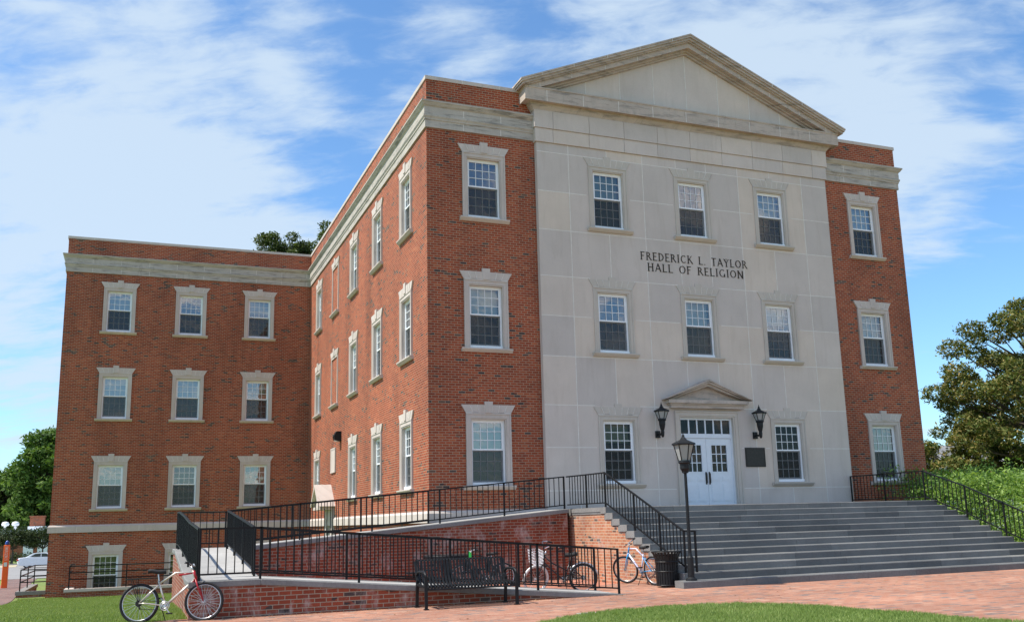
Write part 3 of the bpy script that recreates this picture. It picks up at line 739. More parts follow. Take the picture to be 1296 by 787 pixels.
hd.prism([(y0+.05, z0+.12), (y1-.05, z0+.12), (DOORC, z0+.93)], -.55, .05, 'x')
hood = hd.build('door_hood', 'trim', hall)
ds = MB(); ds.box(-.12, DOORC-.82, -3.3, .1, DOORC-.48, -.45); ds.box(-.12, DOORC+.48, -3.3, .1, DOORC+.82, -.45); ds.box(-.13, DOORC-.48, -.85, .1, DOORC+.48, -.452)
ds.build('side_door_surround', 'trim', hall)
dl = MB(); dl.box(.05, DOORC-.48, -3.25, .1, DOORC+.48, -.85); dl.box(.035, DOORC-.3, -1.9, .06, DOORC+.3, -1.1)
dl.build('side_door', plain_mat('dark_door', (.12, .13, .13), .4), hall)

# ---- entrance
ent = MB()   # stone architrave stepped
Yb = BY
for (a, b_, ya) in ((.0, .05, -.01), (.05, .16, -.035), (.16, .2, -.06)):
    x0, x1, z1 = DX0-b_, DX0-a, DZ1+a
    ent.box(DX0-b_, Yb+ya, -.83, DX0-a, Yb+.2, DZ1+b_); ent.box(DX1+a, Yb+ya, -.83, DX1+b_, Yb+.2, DZ1+b_); ent.box(DX0-a, Yb+ya, DZ1+a, DX1+a, Yb+.2, DZ1+b_)
ent_o = ent.build('door_surround', 'trimb', hall)
dp = MB(); z0 = 2.4
dp.box(7.98, Yb-.16, z0-.1, 2*CX-7.98, Yb+.05, z0); dp.box(7.93, Yb-.2, z0, 2*CX-7.93, Yb+.05, z0+.05)
dp.box(7.84, Yb-.26, z0+.05, 2*CX-7.84, Yb+.05, z0+.16)
def chev2(o0, o1, xl_, ya):
    AP2 = 3.24; S2 = .40
    pts = [(xl_, AP2-o0-(CX-xl_)*S2), (CX, AP2-o0), (CX, AP2-o1), (xl_+.0, AP2-o1-(CX-xl_)*S2)]
    pts = [(x, max(z, z0+.162)) for x, z in pts]
    dp.prism(pts, ya, Yb+.05); dp.prism([(2*CX-x, z) for x, z in pts][::-1], ya, Yb+.05)
chev2(0, .06, 7.72, Yb-.33); chev2(.06, .13, 7.76, Yb-.29); chev2(.13, .22, 7.86, Yb-.22)
dp.prism([(8.1, z0+.16), (2*CX-8.1, z0+.16), (CX, 3.05)], Yb-.04, Yb+.05)
dp.build('door_pediment', 'pedst', hall)
dr = empty('entrance_door'); dr.parent = hall
fr = MB(); yd = Yb+.1
fr.box(DX0, yd, -.83, DX0+.07, yd+.12, DZ1); fr.box(DX1-.07, yd, -.83, DX1, yd+.12, DZ1); fr.box(DX0+.07, yd, DZ1-.07, DX1-.07, yd+.12, DZ1); fr.box(DX0+.07, yd-.01, 1.36, DX1-.07, yd+.12, 1.50)
for k in range(1, 6): x = DX0+.07+(DX1-DX0-.14)*k/6; fr.box(x-.022, yd+.02, 1.50, x+.022, yd+.08, DZ1-.07)
fr.build('frame', 'door', dr)
tg = MB(); tg.quad((DX0+.07, yd+.05, 1.5), (DX1-.07, yd+.05, 1.5), (DX1-.07, yd+.05, DZ1-.07), (DX0+.07, yd+.05, DZ1-.07)); tg.build('transom_pane', 'glassdk', dr)
for sg in (-1, 1):
    xa, xb = (DX0+.072, CX-.004) if sg < 0 else (CX+.004, DX1-.072)
    lf = MB(); y0, y1 = yd+.02, yd+.065; zb, zt = -.82, 1.355; gx0, gx1 = xa+.19, xb-.19; gz0, gz1 = .28, 1.13
    lf.box(xa, y0, zb, gx0, y1, zt); lf.box(gx1, y0, zb, xb, y1, zt); lf.box(gx0, y0, gz1, gx1, y1, zt); lf.box(gx0, y0, zb, gx1, y1, gz0)
    for k in (1, 2): x = gx0+(gx1-gx0)*k/3; lf.box(x-.013, y0+.008, gz0, x+.013, y1, gz1)
    for k in (1, 2): z = gz0+(gz1-gz0)*k/3; lf.box(gx0, y0+.006, z-.013, gx1, y1, z+.013)
    # raised panels and window bead
    for (a, b_, c_, d_) in ((gx0-.03, gx1+.03, gz0-.03, gz0), (gx0-.03, gx1+.03, gz1, gz1+.03)): lf.box(a, y0-.012, c_, b_, y0+.01, d_)
    lf.box(gx0-.03, y0-.012, gz0, gx0, y0+.01, gz1); lf.box(gx1, y0-.012, gz0, gx1+.03, y0+.01, gz1)
    for (px0, px1) in ((xa+.1, (xa+xb)/2-.06), ((xa+xb)/2+.06, xb-.1)):
        for (pz0, pz1) in ((-.02, .14), (-.68, -.12)):
            lf.box(px0, y0-.008, pz0, px1, y0+.01, pz1); lf.box(px0+.03, y0-.016, pz0+.03, px1-.03, y0, pz1-.03)
    leaf = lf.build('door_leaf', 'door', dr)
    gp = MB(); gp.quad((gx0, y0+.03, gz0), (gx1, y0+.03, gz0), (gx1, y0+.03, gz1), (gx0, y0+.03, gz1)); gp.build('door_pane', 'glassdk', dr)
    hx = xb-.06 if sg < 0 else xa+.06
    hm = MB(); hm.box(hx-.025, y0-.012, -.13, hx+.025, y0, .27); hm.tube([(hx, y0-.012, -.1), (hx, y0-.06, -.08), (hx, y0-.06, .22), (hx, y0-.012, .24)], .014, 8)
    hm.build('door_handle', 'bronze', dr)

# ---- incised name: own letter strokes
GL = {
 'F': (.72, [('v', .16), ('h', .955, .16, .68), ('h', .53, .16, .56)], [.16]), 'E': (.74, [('v', .16), ('h', .955, .16, .68), ('h', .53, .16, .58), ('h', .045, .16, .72)], [.16]),
 'I': (.42, [('v', .21)], [.21]), 'L': (.72, [('v', .16), ('h', .045, .16, .70)], [.16]), 'T': (.84, [('v', .42), ('h', .955, .02, .82)], [.42]),
 'H': (.98, [('v', .18), ('v', .80), ('h', .52, .18, .80)], [.18, .80]), 'D': (.92, [('v', .17), ('a', .25, .5, .56, .455, -90, 90), ('h', .955, .1, .3), ('h', .045, .1, .3)], [.17]),
 'R': (.88, [('v', .17), ('a', .34, .735, .25, .22, -90, 90), ('h', .955, .1, .36), ('h', .515, .1, .36), ('d', .40, .52, .84, .0, 1)], [.17]),
 'O': (1.02, [('a', .51, .5, .42, .455, 0, 360)], []), 'C': (.92, [('a', .51, .5, .42, .455, 48, 312)], []),
 'G': (.98, [('a', .51, .5, .42, .455, 48, 325), ('s', .84, .02, .42)], []), 'K': (.92, [('v', .17), ('d', .22, .42, .72, 1., 0), ('d', .36, .58, .86, .0, 1)], [.17]),
 'A': (.94, [('d', .08, 0, .46, 1.0, 0), ('d', .46, 1.0, .86, 0, 1), ('h', .34, .2, .72)], []), 'Y': (.88, [('d', .06, 1., .44, .5, 1), ('d', .82, 1., .44, .5, 0), ('s', .44, 0, .52)], [.44]),
 'N': (.98, [('v', .15), ('v', .83), ('d', .13, 1., .85, 0., 1)], [.15]), '.': (.30, [('h', .06, .06, .2)], []), ' ': (.62, [], []),
 'M': (1.1, [('v', .15), ('v', .95), ('d', .15, 1., .55, .1, 1), ('d', .55, .1, .95, 1., 0)], []), }
def text_prisms(mb, text, x0, x1, z0, H, f, dep):
    """f(x,z,d)->3d point. dep = thickness outwards"""
    tot = sum(GL[c][0]+.16 for c in text)-.16; s = (x1-x0)/tot; cur = 0; k = 0
    def poly(pts, d):
        n = len(pts); A = [f(x0+(cur+x)*s, z0+z*H, d) for x, z in pts]; B = [f(x0+(cur+x)*s, z0+z*H, -.002) for x, z in pts]
        mb.add(A+B, [tuple(range(n)), tuple(range(2*n-1, n-1, -1))]+[(i, i+n, (i+1) % n+n, (i+1) % n) for i in range(n)])
    for ch in text:
        w, st, serif = GL[ch]
        for q in st:
            k += 1; d = dep*(1+.06*(k % 4)); T, t = .075, .042
            if q[0] == 'v': poly([(q[1]-T, 0), (q[1]+T, 0), (q[1]+T, 1), (q[1]-T, 1)], d)
            elif q[0] == 's': poly([(q[1]-T, q[2]), (q[1]+T, q[2]), (q[1]+T, q[3]), (q[1]-T, q[3])], d)
            elif q[0] == 'h': poly([(q[2], q[1]-t), (q[3], q[1]-t), (q[3], q[1]+t), (q[2], q[1]+t)], d)
            elif q[0] == 'd':
                hw = (T if q[5] else t)*1.15; poly([(q[1]-hw, q[2]), (q[1]+hw, q[2]), (q[3]+hw, q[4]), (q[3]-hw, q[4])], d)
            elif q[0] == 'a':
                _, cx_, cz_, rx, rz, a0, a1 = q; n = 18
                for i in range(n):
                    A0, A1 = R(a0+(a1-a0)*i/n), R(a0+(a1-a0)*(i+1)/n)
                    th = lambda A: t*.9+(T*2-t)*.5*abs(math.cos(A))
                    P_ = [(cx_+(rx-th(A0))*math.cos(A0), cz_+(rz-th(A0))*math.sin(A0)), (cx_+(rx+th(A0)*.6)*math.cos(A0), cz_+(rz+th(A0)*.4)*math.sin(A0)),
                          (cx_+(rx+th(A1)*.6)*math.cos(A1), cz_+(rz+th(A1)*.4)*math.sin(A1)), (cx_+(rx-th(A1))*math.cos(A1), cz_+(rz-th(A1))*math.sin(A1))]
                    poly(P_, d)
        for sx in serif:
            for (za, zb) in ((0, .05), (.95, 1.)):
                if ch in 'FERD' and za > .5: poly([(sx-.15, za), (sx, za), (sx, zb), (sx-.15, zb)], dep*1.3)
                else: poly([(sx-.15, za), (sx+.15, za), (sx+.15, zb), (sx-.15, zb)], dep*1.3)
        cur += w+.16
MT['letter'] = plain_mat('letter_dark', (.045, .038, .032), .8, .2)
ins = MB(); fl = lambda x, z, d: (x, BY-d, z)
def words_line(text, x0, x1, z0):
    wid = lambda t: sum(GL[c][0]+.16 for c in t); tot = wid(text)-.16; sc = (x1-x0)/tot; cur = 0
    for w_ in text.split(' '):
        m_ = MB(); a_ = x0+cur*sc; text_prisms(m_, w_, a_, a_+(wid(w_)-.16)*sc, z0, .275, fl, .012); m_.build('name_lettering', 'letter', hall)
        cur += wid(w_)+wid(' ')
words_line('FREDERICK L. TAYLOR', 7.22, 11.40, 7.19)
words_line('HALL OF RELIGION', 7.46, 11.22, 6.82)

# ------------------------------------------------------------------ staircase
stair = tag(empty('stone_staircase', (CX, -6, G0)), 'broad flight of grey granite steps rising to the white doors', 'steps')
stair.location = (0, 0, 0)
NR = 12; RIS = (-.83+2.68)/12; TRD = .376; Y0 = -3.88
SXL, SXR = 3.68, 15.06
for k in range(NR):
    zt = -.83-RIS*k; yn = Y0-TRD*k; yb = yn+TRD+.12 if k else 0.0
    xa, xb = SXL, SXR
    if k >= 10: xa = 3.84
    if k == 11: xa = 3.40; xb = 15.5; yb = yn+TRD+.0
    st = MB(); rr = random.Random(k+5); x = xa; ch = .014
    z0 = zt-RIS-.03 if k < 11 else G0-.12
    end = xb-.3 if k not in (10,) else xb
    while x < xb-.01:
        ln = rr.uniform(1.1, 2.6); x2 = min(xb, x+ln)
        if xb-x2 < .5: x2 = xb
        g_ = .003
        prof = [(yn, z0), (yn, zt-ch-.004), (yn+ch, zt), (yb, zt), (yb, z0)]
        st.prism([(a, z) for a, z in prof], x+g_, x2-g_, 'x', c=rr.uniform(.2, .8) if x2 < xb else rr.uniform(0, 1)); x = x2
    st.build('step', 'granite', stair)
fb = MB()   # solid under the treads
fb.box(SXL+.3, Y0+.3, G0-.1, SXR-.02, -.002+BY, -1.02); fb.build('core', 'concrete', stair)
# side flank brick, stepped
fk = MB()
fk.box(SXL+.02, -1.6, G0-.2, SXL+.3, BY-.02, -.95)
fk.box(SXL+.02, Y0+.02, G0-.2, SXL+.3, -1.6, -1.0)
for k in range(1, 11):
    fk.box(SXL+.02, Y0-TRD*k+.02, G0-.2, SXL+.3, Y0-TRD*(k-1)+.02, -.83-RIS*k-.16)
fk2 = MB()
for s in (0,):
    fk2.box(SXR-.3, -1.6, G0-.2, SXR-.03, BY-.02, -.95); fk2.box(SXR-.3, Y0+.02, G0-.2, SXR-.03, -1.6, -1.0)
    for k in range(1, 11): fk2.box(SXR-.3, Y0-TRD*k+.02, G0-.2, SXR-.03, Y0-TRD*(k-1)+.02, -.83-RIS*k-.16)
fk.build('brick_flank', 'brick_flank', stair)
fk2.build('brick_flank', 'brick_flank', stair)
ek = MB(); rr = random.Random(4)     # pale end stones of each step seen from the side
for k in range(0, 11):
    zt = -.83-RIS*k; yn = Y0-TRD*k
    ek.box(SXL-.012, yn-.004, zt-RIS-.015, SXL+.25, yn+TRD+.03 if k else yn+.3, zt-.004, rr.random())
ek.box(SXL-.01, Y0+.3, -.95, SXL+.25, -1.75, -.835, .7)
ek.build('end_stones', 'coping', stair)

# ------------------------------------------------------------------ railings
def railing(name, label, path, cat='railing', group=None, H=.9, pick=.155, low=.11, posts=None, post_drop=.02, end_post=True, start_post=True, hr=.05, mat='black', th=.018):
    """path: list of (x,y,zsurface); posts at every path vertex plus fractional extras per segment"""
    root = empty(name, path[0])
    tag(root, label, cat, group)
    L0 = Vector(path[0])
    hb = MB(); pts = [Vector(p)-L0 for p in path]
    for a, b_ in zip(pts[:-1], pts[1:]):
        d = (b_-a).normalized()
        hb.bar(a+Vector((0, 0, H))-d*.02, b_+Vector((0, 0, H))+d*.02, .045, .035)
    hb.build('handrail', mat, root)
    for i, (a, b_) in enumerate(zip(pts[:-1], pts[1:])):
        ex = posts[i] if posts else []
        ts = sorted(set([0.]+list(ex)+[1.]))
        for j in range(len(ts)-1):
            p, q = a.lerp(b_, ts[j]), a.lerp(b_, ts[j+1]); L_ = (q-p).length
            if L_ < .05: continue
            pm = MB(); d = (q-p).normalized()
            hd_ = Vector((q.x-p.x, q.y-p.y, 0)).length; n = max(1, round(hd_/pick))
            pm.bar(p+Vector((0, 0, low)), q+Vector((0, 0, low)), .03, .03)
            for k in range(1, n):
                c_ = p.lerp(q, k/n); pm.bar(c_+Vector((0, 0, low)), c_+Vector((0, 0, H-.01)), th)
            pm.build('baluster_panel', mat, root)
        for j, t in enumerate(ts[:-1] if i < len(pts)-2 else ts):
            if i == 0 and j == 0 and not start_post: continue
            if i == len(pts)-2 and t == 1. and not end_post: continue
            p = a.lerp(b_, t); po = MB(); po.bar(p+Vector((0, 0, -post_drop)), p+Vector((0, 0, H-.005)), .04, .04); po.build('post', mat, root)
    return root

# ------------------------------------------------------------------ ramp
ramp = tag(empty('access_ramp', (0, 0, 0)), 'brick walled concrete access ramp with grey coping doubling back up to the platform', 'ramp')
RXL = -6.85; FY = -8.52
def zlow(x): return -2.03 if x < -5.65 else -2.03-(x+5.65)*(.64/7.3)
def zup(x): return -1.60+(x+5.6)*(.77/9.12) if x > -5.6 else -1.60
rw = MB()
# front wall of the lower run (follows the slope)
def slopewall(mb, x0, x1, zf, y0, y1, drop, zb, n=1):
    vs = [(x0, y0, zb), (x1, y0, zb), (x1, y1, zb), (x0, y1, zb), (x0, y0, zf(x0)-drop), (x1, y0, zf(x1)-drop), (x1, y1, zf(x1)-drop), (x0, y1, zf(x0)-drop)]
    mb.add(vs, [(0, 3, 2, 1), (4, 5, 6, 7), (0, 1, 5, 4), (1, 2, 6, 5), (2, 3, 7, 6), (3, 0, 4, 7)])
slopewall(rw, RXL, -5.65, zlow, FY, -7.2, .11, G0-.2); slopewall(rw, -5.65, 1.62, zlow, FY, -7.1, .11, G0-.25)
# wall end (left), follows the middle run
def zmid(y): return -2.03 if y < -7.2 else (-2.03+(y+7.2)*(.43/5.35) if y < -1.85 else -1.60)
def slopewally(mb, y0, y1, zf, x0, x1, drop, zb):
    vs = [(x0, y0, zb), (x1, y0, zb), (x1, y1, zb), (x0, y1, zb), (x0, y0, zf(y0)-drop), (x1, y0, zf(y0)-drop), (x1, y1, zf(y1)-drop), (x0, y1, zf(y1)-drop)]
    mb.add(vs, [(0, 3, 2, 1), (4, 5, 6, 7), (0, 1, 5, 4), (1, 2, 6, 5), (2, 3, 7, 6), (3, 0, 4, 7)])
slopewally(rw, -7.2, -1.85, zmid, RXL, -5.55, .11, -3.3)
slopewally(rw, -1.85, -.22, zmid, RXL, -5.6, .11, -3.3)
slopewall(rw, -5.6, 3.54, zup, -1.75, -.25, .11, -3.3)
rw.build('brick_wall', 'brick_ramp', ramp)
cp = MB(); o_ = .03
slopewall(cp, RXL-o_, -5.65, zlow, FY-o_, -7.2, 0, zlow(-6)-.105)
def slab(mb, x0, x1, zf, y0, y1, t):
    vs = [(x0, y0, zf(x0)-t), (x1, y0, zf(x1)-t), (x1, y1, zf(x1)-t), (x0, y1, zf(x0)-t), (x0, y0, zf(x0)), (x1, y0, zf(x1)), (x1, y1, zf(x1)), (x0, y1, zf(x0))]
    mb.add(vs, [(0, 3, 2, 1), (4, 5, 6, 7), (0, 1, 5, 4), (1, 2, 6, 5), (2, 3, 7, 6), (3, 0, 4, 7)])
def slaby(mb, y0, y1, zf, x0, x1, t):
    vs = [(x0, y0, zf(y0)-t), (x1, y0, zf(y0)-t), (x1, y1, zf(y1)-t), (x0, y1, zf(y1)-t), (x0, y0, zf(y0)), (x1, y0, zf(y0)), (x1, y1, zf(y1)), (x0, y1, zf(y1))]
    mb.add(vs, [(0, 3, 2, 1), (4, 5, 6, 7), (0, 1, 5, 4), (1, 2, 6, 5), (2, 3, 7, 6), (3, 0, 4, 7)])
cp = MB()
slab(cp, RXL-o_, -5.65, zlow, FY-o_, FY+.3, .11); slab(cp, -5.65, 1.7, zlow, FY-o_, FY+.3, .11)
slaby(cp, FY+.302, -7.2, zmid, RXL-o_, RXL+.27, .11); slaby(cp, -7.2, -1.85, zmid, RXL-o_, RXL+.27, .11); slaby(cp, -1.85, -.2, zmid, RXL-o_, RXL+.27, .11)
slab(cp, -5.55, 3.56, zup, -1.8, -1.5, .12)
slab(cp, -5.5, 1.7, lambda x: zlow(x)+.002, -7.35, -7.08, .11)
cp.build('coping', 'coping', ramp, bevel=.012)
dk = MB(); e_ = .006
slab(dk, RXL+.27, -5.5, lambda x: zlow(x)-e_, FY+.3, -7.2, .1); slab(dk, -5.5, 1.7, lambda x: zlow(x)-e_, FY+.3, -7.35, .1)
slaby(dk, -7.2, -1.85, lambda y: zmid(y)-e_, RXL+.27, -5.55, .1); slaby(dk, -1.85, -.2, lambda y: zmid(y)-e_, RXL+.27, -5.56, .1)
slab(dk, -5.56, 3.54, lambda x: zup(x)-e_, -1.5, -.25, .1)
dk.box(3.545, -1.55, -.95, 3.9, BY-.03, -.84)
dk.build('deck', 'concrete', ramp)

zl = lambda x, y: (x, y, zlow(x)); 
YF = FY+.1
pf = [(-6.7, YF), (-5.65, YF), (-3.85, YF), (-2.06, YF), (-.22, YF), (1.6, YF)]
railing('ramp_railing', 'black iron railing on the low front ramp wall behind the bench', [(x, y, zlow(x)) for x, y in pf], group='black iron ramp and stair railings')
pi_ = [(-5.62, -7.18), (-3.83, -7.18), (-2.07, -7.18), (-.14, -7.18), (1.66, -7.18)]
railing('ramp_railing', 'black iron railing on the inner edge of the lowest ramp, before the cruiser bicycle', [(x, y, zlow(x)) for x, y in pi_], group='black iron ramp and stair railings')
railing('ramp_railing', 'black iron railing along the left end of the ramp above the silver and red bicycle', [(-6.72, YF+.12, zmid(-8.3)), (-6.74, -5.4, zmid(-5.4)), (-6.76, -3.4, zmid(-3.4)), (-6.78, -1.3, -1.6), (-6.78, -.32, -1.6)], group='black iron ramp and stair railings', pick=.13)
railing('ramp_railing', 'black iron railing on the inner side of the short left cross ramp', [(-5.62, -7.0, zmid(-7.0)), (-5.64, -5.2, zmid(-5.2)), (-5.66, -3.5, zmid(-3.5)), (-5.68, -1.95, zmid(-1.95))], group='black iron ramp and stair railings', pick=.13)
pu = [(-5.66, -1.66), (-3.9, -1.66), (-2.04, -1.66), (-.19, -1.66), (1.67, -1.66), (3.5, -1.66)]
railing('ramp_railing', 'long black iron railing on the outer edge of the upper ramp climbing right', [(x, y, zup(x)) for x, y in pu], group='black iron ramp and stair railings')
pb = [(-6.7, -.33), (-5.6, -.33), (-3.9, -.33), (-2.04, -.33), (-.12, -.33)]
railing('ramp_railing', 'black iron railing on the far side of the upper ramp, ending at the brick corner', [(x, y, zup(x)) for x, y in pb], group='black iron ramp and stair railings')
zs = lambda y: -.83 if y > Y0+.1 else -.83+(y-(Y0+.1))*(RIS/TRD)
railing('stair_railing', 'black iron railing down the left side of the stone steps', [(3.60, -1.66, -.83), (3.70, -2.70, -.83), (3.76, -3.72, -.83), (3.77, -5.25, zs(-5.25)), (3.78, -6.45, zs(-6.45)), (3.79, -7.5, zs(-7.5)), (4.05, -7.55, zs(-7.5)-.01)], group='black iron ramp and stair railings', start_post=False)
railing('stair_railing', 'black iron railing beside the green hedge on the right side of the stone steps', [(14.98, -.24, -.83), (14.98, -1.8, -.83), (14.98, -3.5, -.83), (14.98, -5.05, zs(-5.05)), (14.98, -6.35, zs(-6.35)), (14.98, -7.7, zs(-7.7))], group='black iron ramp and stair railings')

# ------------------------------------------------------------------ lanterns
def lantern(root, r, ztop_, zbrim, zbot, zneck, n=6):
    """hexagonal lantern on local axis; r = brim radius"""
    cap = MB(); cap.lathe([(.008, ztop_), (.012, ztop_-.05), (.03, ztop_-.07), (.03, ztop_-.10), (r*.28, zbrim+.10), (r*.34, zbrim+.085), (r*1.0, zbrim+.01), (r*1.02, zbrim-.02), (r*.9, zbrim-.035)], 0, 0, n)
    cap.build('lamp_cap', 'blackp', root)
    gl = MB(); gl.lathe([(r*.82, zbrim-.035), (r*.46, zbot)], 0, 0, n); gl.build('lamp_glass', 'lampglass', root)
    cg = MB()
    for k in range(n):
        t = 2*math.pi*(k+.5)/n; a = (r*.84*math.cos(t), r*.84*math.sin(t), zbrim-.03); b_ = (r*.47*math.cos(t), r*.47*math.sin(t), zbot); cg.bar(a, b_, .018, .018)
    cg.build('lamp_cage', 'blackp', root)
    bs = MB(); bs.lathe([(r*.54, zbot+.02), (r*.56, zbot-.03), (r*.42, zbot-.06), (r*.42, zbot-.16), (r*.26, zneck+.02), (r*.2, zneck)], 0, 0, n*2); bs.build('lamp_base', 'blackp', root)
for x, lb in ((7.50, 'black wall lantern on the stone front left of the white entrance doors'), (11.2, 'black wall lantern on the stone front right of the doors, above the dark plaque')):
    w = tag(empty('wall_lantern', (x, BY, 0)), lb, 'wall lamp', 'wall lanterns beside the entrance')
    h = empty('lamp_head', (0, -.34, 0)); h.parent = w
    lantern(h, .245, 2.44, 2.17, 1.9, 1.55)
    for ch in list(h.children): ch.parent = w; ch.location = (0, -.34, 0)
    bpy.data.objects.remove(h)
    br = MB(); br.box(-.075, -.07, 1.34, .075, .0, 1.56); br.tube([(0, -.06, 1.45), (0, -.2, 1.43), (0, -.34, 1.46)], .035, 8); br.tube([(0, -.34, 1.33), (0, -.34, 1.38), (0, -.34, 1.5), (0, -.34, 1.6)], [.02, .05, .06, .05], 8)
    br.build('bracket', 'blackp', w)
lp = tag(empty('lamp_post', (3.70, -7.86, -2.53)), 'tall black lamp post with a six sided lantern at the foot of the steps', 'street lamp')
lantern(lp, .265, 3.28, 3.02, 2.62, 2.36)
po = MB(); po.lathe([(.13, 0.0), (.12, .05), (.075, .08), (.07, .5), (.05, .54), (.04, .6), (.034, 2.35), (.075, 2.37), (.075, 2.42)], 0, 0, 16); po.build('post', 'blackp', lp, smooth=False)

# plaque beside the door
pl = tag(MB().box(10.77, BY-.035, .42, 11.55, BY, 1.05).build('plaque', 'bronze', bevel=.006), 'dark bronze plaque on the limestone wall right of the doors', 'plaque')
rb = MB(); rb.box(10.80, BY-.043, .45, 11.52, BY-.03, .465); rb.box(10.80, BY-.043, 1.005, 11.52, BY-.03, 1.02); rb.box(10.80, BY-.043, .465, 10.815, BY-.03, 1.005); rb.box(11.505, BY-.043, .465, 11.52, BY-.03, 1.005)
rb.build('rim', 'bronze', pl)
# flood light on long side
fl_ = tag(empty('wall_light', (0, 12.97, 2.53)), 'black wall light between the first and second floor on the long brick side', 'wall lamp')
m = MB(); m.prism([(-.26, -.16), (-.05, -.24), (0, -.24), (0, .2), (-.2, .2), (-.3, .02)], -.2, .2, 'x'); 
m = MB(); m.prism([(0, -.2), (0, .2), (-.2, .2), (-.3, .0), (-.26, -.16), (-.1, -.2)], -.19, .19, 'y'); m.build('housing', 'blackp', fl_)
m = MB(); m.prism([(-.255, -.165), (-.11, -.205), (-.11, -.225), (-.26, -.185)], -.16, .16, 'y'); m.build('lens', 'lampglass', fl_)

# ------------------------------------------------------------------ bench
bench = tag(empty('bench', (-2.80, -8.66, G0)), 'black slatted metal bench in front of the ramp wall', 'bench')
BLn = 1.78
def bench_profile():
    # (y,z): back top -> down the back -> seat -> front roll, y negative towards viewer
    pts = [(.20, .86), (.165, .87), (.13, .84), (.09, .70), (.04, .56), (-.03, .45), (-.10, .405), (-.25, .40), (-.42, .42), (-.52, .42), (-.56, .39), (-.56, .35)]
    return [(y-.04, z) for y, z in pts]
bp_ = bench_profile()
back, seat = MB(), MB()
nsl = 27
for k in range(nsl):
    x = .05+(BLn-.1)*k/(nsl-1)
    for (mbx, pr_) in ((back, bp_[:6]), (seat, bp_[5:])):
        for a, b_ in zip(pr_[:-1], pr_[1:]): mbx.bar((x, a[0], a[1]), (x, b_[0], b_[1]), 0.04, .010, upv=(1, 0, 0) if False else None)
back.tube([(.02, bp_[0][0], .855), (BLn-.02, bp_[0][0], .855)], .016, 8); seat.tube([(.02, -.60, .35), (BLn-.02, -.60, .35)], .016, 8)
seat.bar((.02, -.1, .385), (BLn-.02, -.1, .385), .03, .03); seat.bar((.02, -.45, .395), (BLn-.02, -.45, .395), .03, .03)
back.build('backrest', 'blackp', bench); seat.build('seat', 'blackp', bench)
for x in (0.0, BLn):
    arm = MB(); arm.tube([(x, -.02, .60), (x, -.10, .65), (x, -.3, .665), (x, -.52, .66), (x, -.60, .62), (x, -.62, .55)], .024, 8); arm.build('armrest', 'blackp', bench, smooth=True)
    lg = MB(); lg.bar((x, -.62, .57), (x, -.63, .0), .055, .04); lg.box(x-.04, -.68, 0, x+.04, -.58, .02); lg.build('leg', 'blackp', bench)
    lg = MB(); lg.bar((x, .13, .84), (x, -.05, .48), .045, .035); lg.bar((x, -.05, .5), (x, .0, .0), .055, .04); lg.box(x-.04, -.05, 0, x+.04, .05, .02); lg.bar((x, -.05, .42), (x, -.6, .40), .04, .04); lg.build('leg', 'blackp', bench)

# ------------------------------------------------------------------ trash can
can = tag(empty('trash_can', (3.43, -7.28, G0)), 'black slatted steel trash can beside the foot of the steps', 'trash can')
sl = MB(); n = 26
for k in range(n):
    t = 2*math.pi*k/n; c_, s_ = math.cos(t), math.sin(t)
    pr_ = [(.245, .03), (.25, .5), (.262, .62), (.30, .72), (.335, .775)]
    for a, b_ in zip(pr_[:-1], pr_[1:]):
        p, q = Vector((a[0]*c_, a[0]*s_, a[1])), Vector((b_[0]*c_, b_[0]*s_, b_[1])); sl.bar(p, q, .046, .008, upv=(c_, s_, 0.01))
sl.build('slats', 'blackp', can)
for (r_, z) in ((.335, .78), (.25, .05), (.248, .35), (.257, .56)):
    rg = MB()
    rg.tube([(r_*math.cos(2*math.pi*k/28), r_*math.sin(2*math.pi*k/28), z) for k in range(28)], .014, 6, closed=True)
    rg.build('rim' if z > .7 else 'hoop', 'blackp', can)
ln = MB(); ln.lathe([(.21, .03), (.225, .72), (.24, .73)], 0, 0, 20); ln.build('liner', 'rubber', can)

# ------------------------------------------------------------------ picnic table
pt = tag(empty('picnic_table', (-.45, -3.1, G0-.085), R(8)), 'black metal picnic table in the gravel yard behind the bench', 'table')
m = MB(); m.lathe([(.60, .765), (.61, .775), (.61, .825), (.60, .835)], 0, 0, 28); m.build('table_top', 'blackp', pt)
m = MB(); m.lathe([(.24, 0), (.24, .02), (.09, .03), (.085, .765)], 0, 0, 16); m.build('pedestal', 'blackp', pt)
for k in range(4):
    t = R(90*k); c_, s_ = math.cos(t), math.sin(t)
    st = MB(); st.lathe([(.19, .43), (.2, .44), (.2, .46), (.19, .465)], .92*c_, .92*s_, 18); seat_o = st.build('seat', 'blackp', pt)
    am = MB(); am.tube([(.06*c_, .06*s_, .2), (.6*c_, .6*s_, .2), (.86*c_, .86*s_, .28), (.92*c_, .92*s_, .43)], .025, 8); am.build('seat_arm', 'blackp', seat_o)

